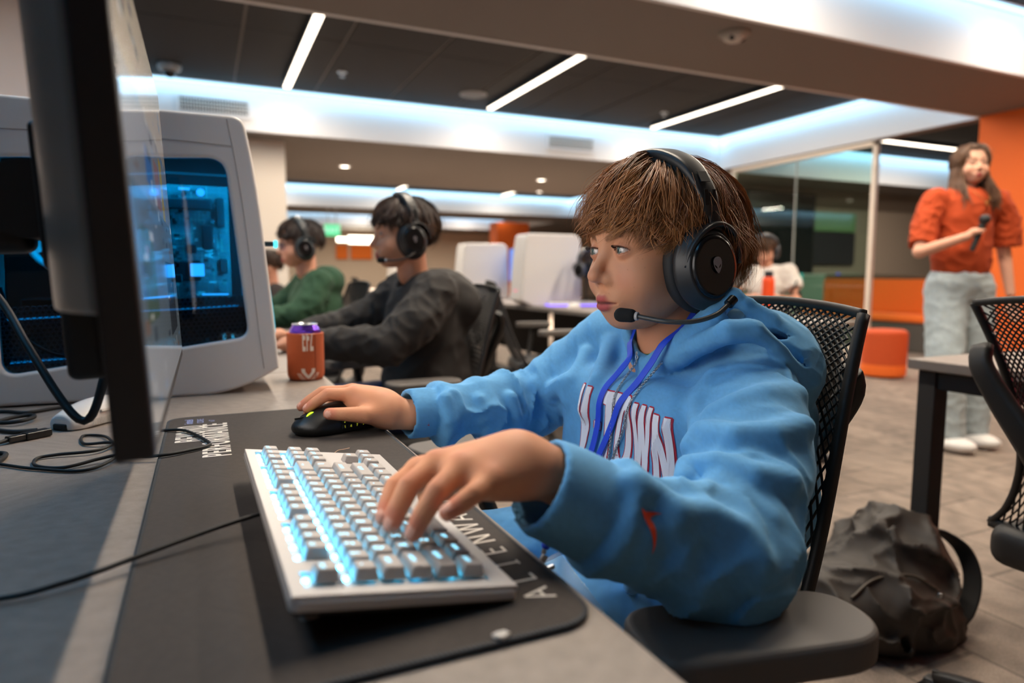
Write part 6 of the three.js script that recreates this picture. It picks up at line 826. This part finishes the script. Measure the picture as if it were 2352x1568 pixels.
// lounge beyond: bench, stool, wall, displays
{ const o = thing('banquette', 'orange upholstered bench against a taupe ledge beyond the glass', 'bench', [8.3, 0, -6.0]); part('base', rbox(0.6, 0.36, 2.6, 0.02, 0, 0.18, 0), std(0x4c4743, 0.8), o); part('seat_cushion', rbox(0.62, 0.10, 2.6, 0.03, -0.02, 0.42, 0), std(0xe86a1c, 0.8), o); part('back_cushion', rbox(0.16, 0.46, 2.6, 0.04, 0.24, 0.68, 0), std(0xe86a1c, 0.8), o); part('ledge', rbox(0.2, 0.06, 2.6, 0.01, 0.30, 0.94, 0), std(0x5a4438, 0.7), o); }
{ const o = thing('ottoman', 'round orange stool on the carpet in front of the bench', 'stool', [5.83, 0, -4.30]); part('cushion', lathe([[0, 0.45], [0.165, 0.45], [0.19, 0.435], [0.197, 0.41], [0.195, 0.13], [0.19, 0.125], [0, 0.125]]), std(0xc24a18, 0.8), o); part('lower_band', lathe([[0.191, 0.128], [0.196, 0.12], [0.194, 0.03], [0.18, 0.02], [0, 0.02]]), std(0xec6c20, 0.8), o); part('foot', cyl(0.15, 0.15, 0.02, 0, 0.01, 0), M.black, o); }
struct('wall_lounge', span(8.0, 16.5, 0, HS, -9.62, -9.5), std(0x877a6e, 0.85));
{ const o = thing('wall_display', 'tall dark display panel behind the glass partition', 'display', [9.75, 0, -9.44]); part('panel', rbox(1.7, 1.7, 0.08, 0.02, 0, 1.62, 0), std(0x12181c, 0.25), o); part('bezel', [box(1.7, 0.03, 0.02, 0, 2.455, 0.04), box(1.7, 0.03, 0.02, 0, 0.785, 0.04), box(0.03, 1.7, 0.02, -0.835, 1.62, 0.04), box(0.03, 1.7, 0.02, 0.835, 1.62, 0.04)], M.black, o); }
{ const o = thing('notice_board', 'green and dark board on the taupe wall behind the glass', 'board', [11.2, 0, -9.46]); part('green_panel', rbox(1.15, 0.36, 0.05, 0.01, 0, 1.98, 0), std(0x5d8058, 0.7), o); part('dark_panel', rbox(1.15, 0.62, 0.05, 0.01, 0, 1.47, 0), std(0x23232b, 0.4), o); }
{ const o = thing('glass_screen', 'low greenish glass screen behind the white-shirted child', 'screen', [9.3, 0, -8.6]); part('pane', box(3.2, 0.95, 0.03, 0, 0.475, 0), std(0x6f8a7c, 0.25), o); part('trim_cap', box(3.2, 0.03, 0.05, 0, 0.965, 0), std(0x9fb0a6, 0.4), o); for (const [x, c, k] of [[-0.7, 0x2bbf9a, 0.6], [0.1, 0x35d0c0, 0.7], [1.0, 0x4a58e8, 1.4]]) part('light_spot', rbox(0.07, 0.18, 0.03, 0.01, x, 0.90, 0.03), glow(new THREE.Color(c), k), o); }
// exit sign and lit openings at the far end
{ const o = thing('exit_sign', 'green glowing exit sign hanging at the far end', 'sign', [2.90, 2.03, -17.0]); part('housing', rbox(0.40, 0.30, 0.05, 0.01), std(0xd8d8d4, 0.6), o); part('face', box(0.38, 0.28, 0.004, 0, 0, 0.027), glow(new THREE.Color(0.06, 0.75, 0.30), 1.0), o); part('lettering', letters('EXIT', 0.13, fontBold).translate(0, 0, 0.031), glow(new THREE.Color(0.6, 1, 0.75), 1.0), o); part('hanger', [bar([-0.1, 0.15, 0], [-0.1, 0.60, 0], 0.01), bar([0.1, 0.15, 0], [0.1, 0.60, 0], 0.01)], M.grey, o); const l = new THREE.RectAreaLight(new THREE.Color(0.06, 0.75, 0.3), 1.0, 0.38, 0.28); l.position.set(0, 0, 0.035); l.rotation.y = Math.PI; o.add(l); }
const lampW = new THREE.Color(1, 0.86, 0.66);
for (const [x, w, y, h, label] of [[4.66, 0.36, 2.22, 0.16, 'small bright lamp panel on the far wall left of the larger one'], [5.38, 0.98, 2.23, 0.28, 'bright rectangular lamp panel on the far wall beside the boy\'s face']]) { const o = thing('wall_lamp', label, 'wall lamp', [x, y, -25.36]); part('housing', rbox(w + 0.04, h + 0.04, 0.05, 0.01), M.white, o); part('diffuser', rbox(w, h, 0.03, 0.01, 0, 0, 0.02), glow(lampW, 6), o); const l = new THREE.RectAreaLight(lampW, 30, w, h); l.position.set(0, 0, 0.06); l.rotation.y = Math.PI; o.add(l); }
for (const [x, w, label] of [[4.66, 0.42, 'narrow orange panel under the small far lamp'], [5.38, 0.78, 'wider orange panel under the bright far lamp']]) { const o = thing('wall_panel', label, 'wall panel', [x, 1.78, -25.37]); part('board', rbox(w, 0.52, 0.04, 0.01), std(0xf07a1e, 0.7), o); part('edge_strip', box(w, 0.03, 0.05, 0, -0.27, 0), std(0x8a4a20, 0.7), o); }
// ceiling lights added out of sight to brighten the far half of the room
for (const x of [-1.2, 1.6, 4.4, 7.2]) strip(x, -16.4, x, -13.2, `added unseen warm linear light in the far recess at ${['the wall side', 'the desk row', 'the middle', 'the orange column'][[-1.2, 1.6, 4.4, 7.2].indexOf(x)]}`, 1.0);
for (const x of [1.0, 5.0, 8.6]) strip(x, -22.6, x, -19.6, `added unseen warm linear light in the farthest recess ${x < 2 ? 'near the exit sign' : x < 6 ? 'near the wall lamps' : 'near the orange column'}`, 1.3);
strip(9.6, -5.6, 12.4, -5.6, 'warm linear light over the lounge bench, hidden by the beam', 1);
// person in pink at the right edge
{ const [p] = figure('person in a hot pink top at the right frame edge, mostly out of view', { head: [1.70, 1.22, -0.52], yaw: Math.PI, pitch: -0.1, h: 0.008, hairN: 700, topName: 'tshirt', topColor: '#e0184e', ht: 0.012, j: { neck: [1.68, 1.09, -0.52], shL: [1.65, 1.02, -0.66], shR: [1.65, 1.02, -0.38], slL: [[1.72, 0.93, -0.69, 0.062], [1.78, 0.88, -0.69, 0.06]], slR: [[1.72, 0.93, -0.35, 0.062], [1.78, 0.88, -0.35, 0.06]], elL: [1.80, 0.84, -0.68], wrL: [1.95, 0.76, -0.64], tipL: [2.04, 0.75, -0.62], elR: [1.80, 0.84, -0.36], wrR: [1.95, 0.76, -0.40], tipR: [2.04, 0.75, -0.42], torso: [[[1.62, 0.88, -0.52], [0.12, 0.16, 0.16]], [[1.60, 0.66, -0.53], [0.13, 0.2, 0.17]]], hem: 0.48 } }); }
renderer.render(scene, camera);
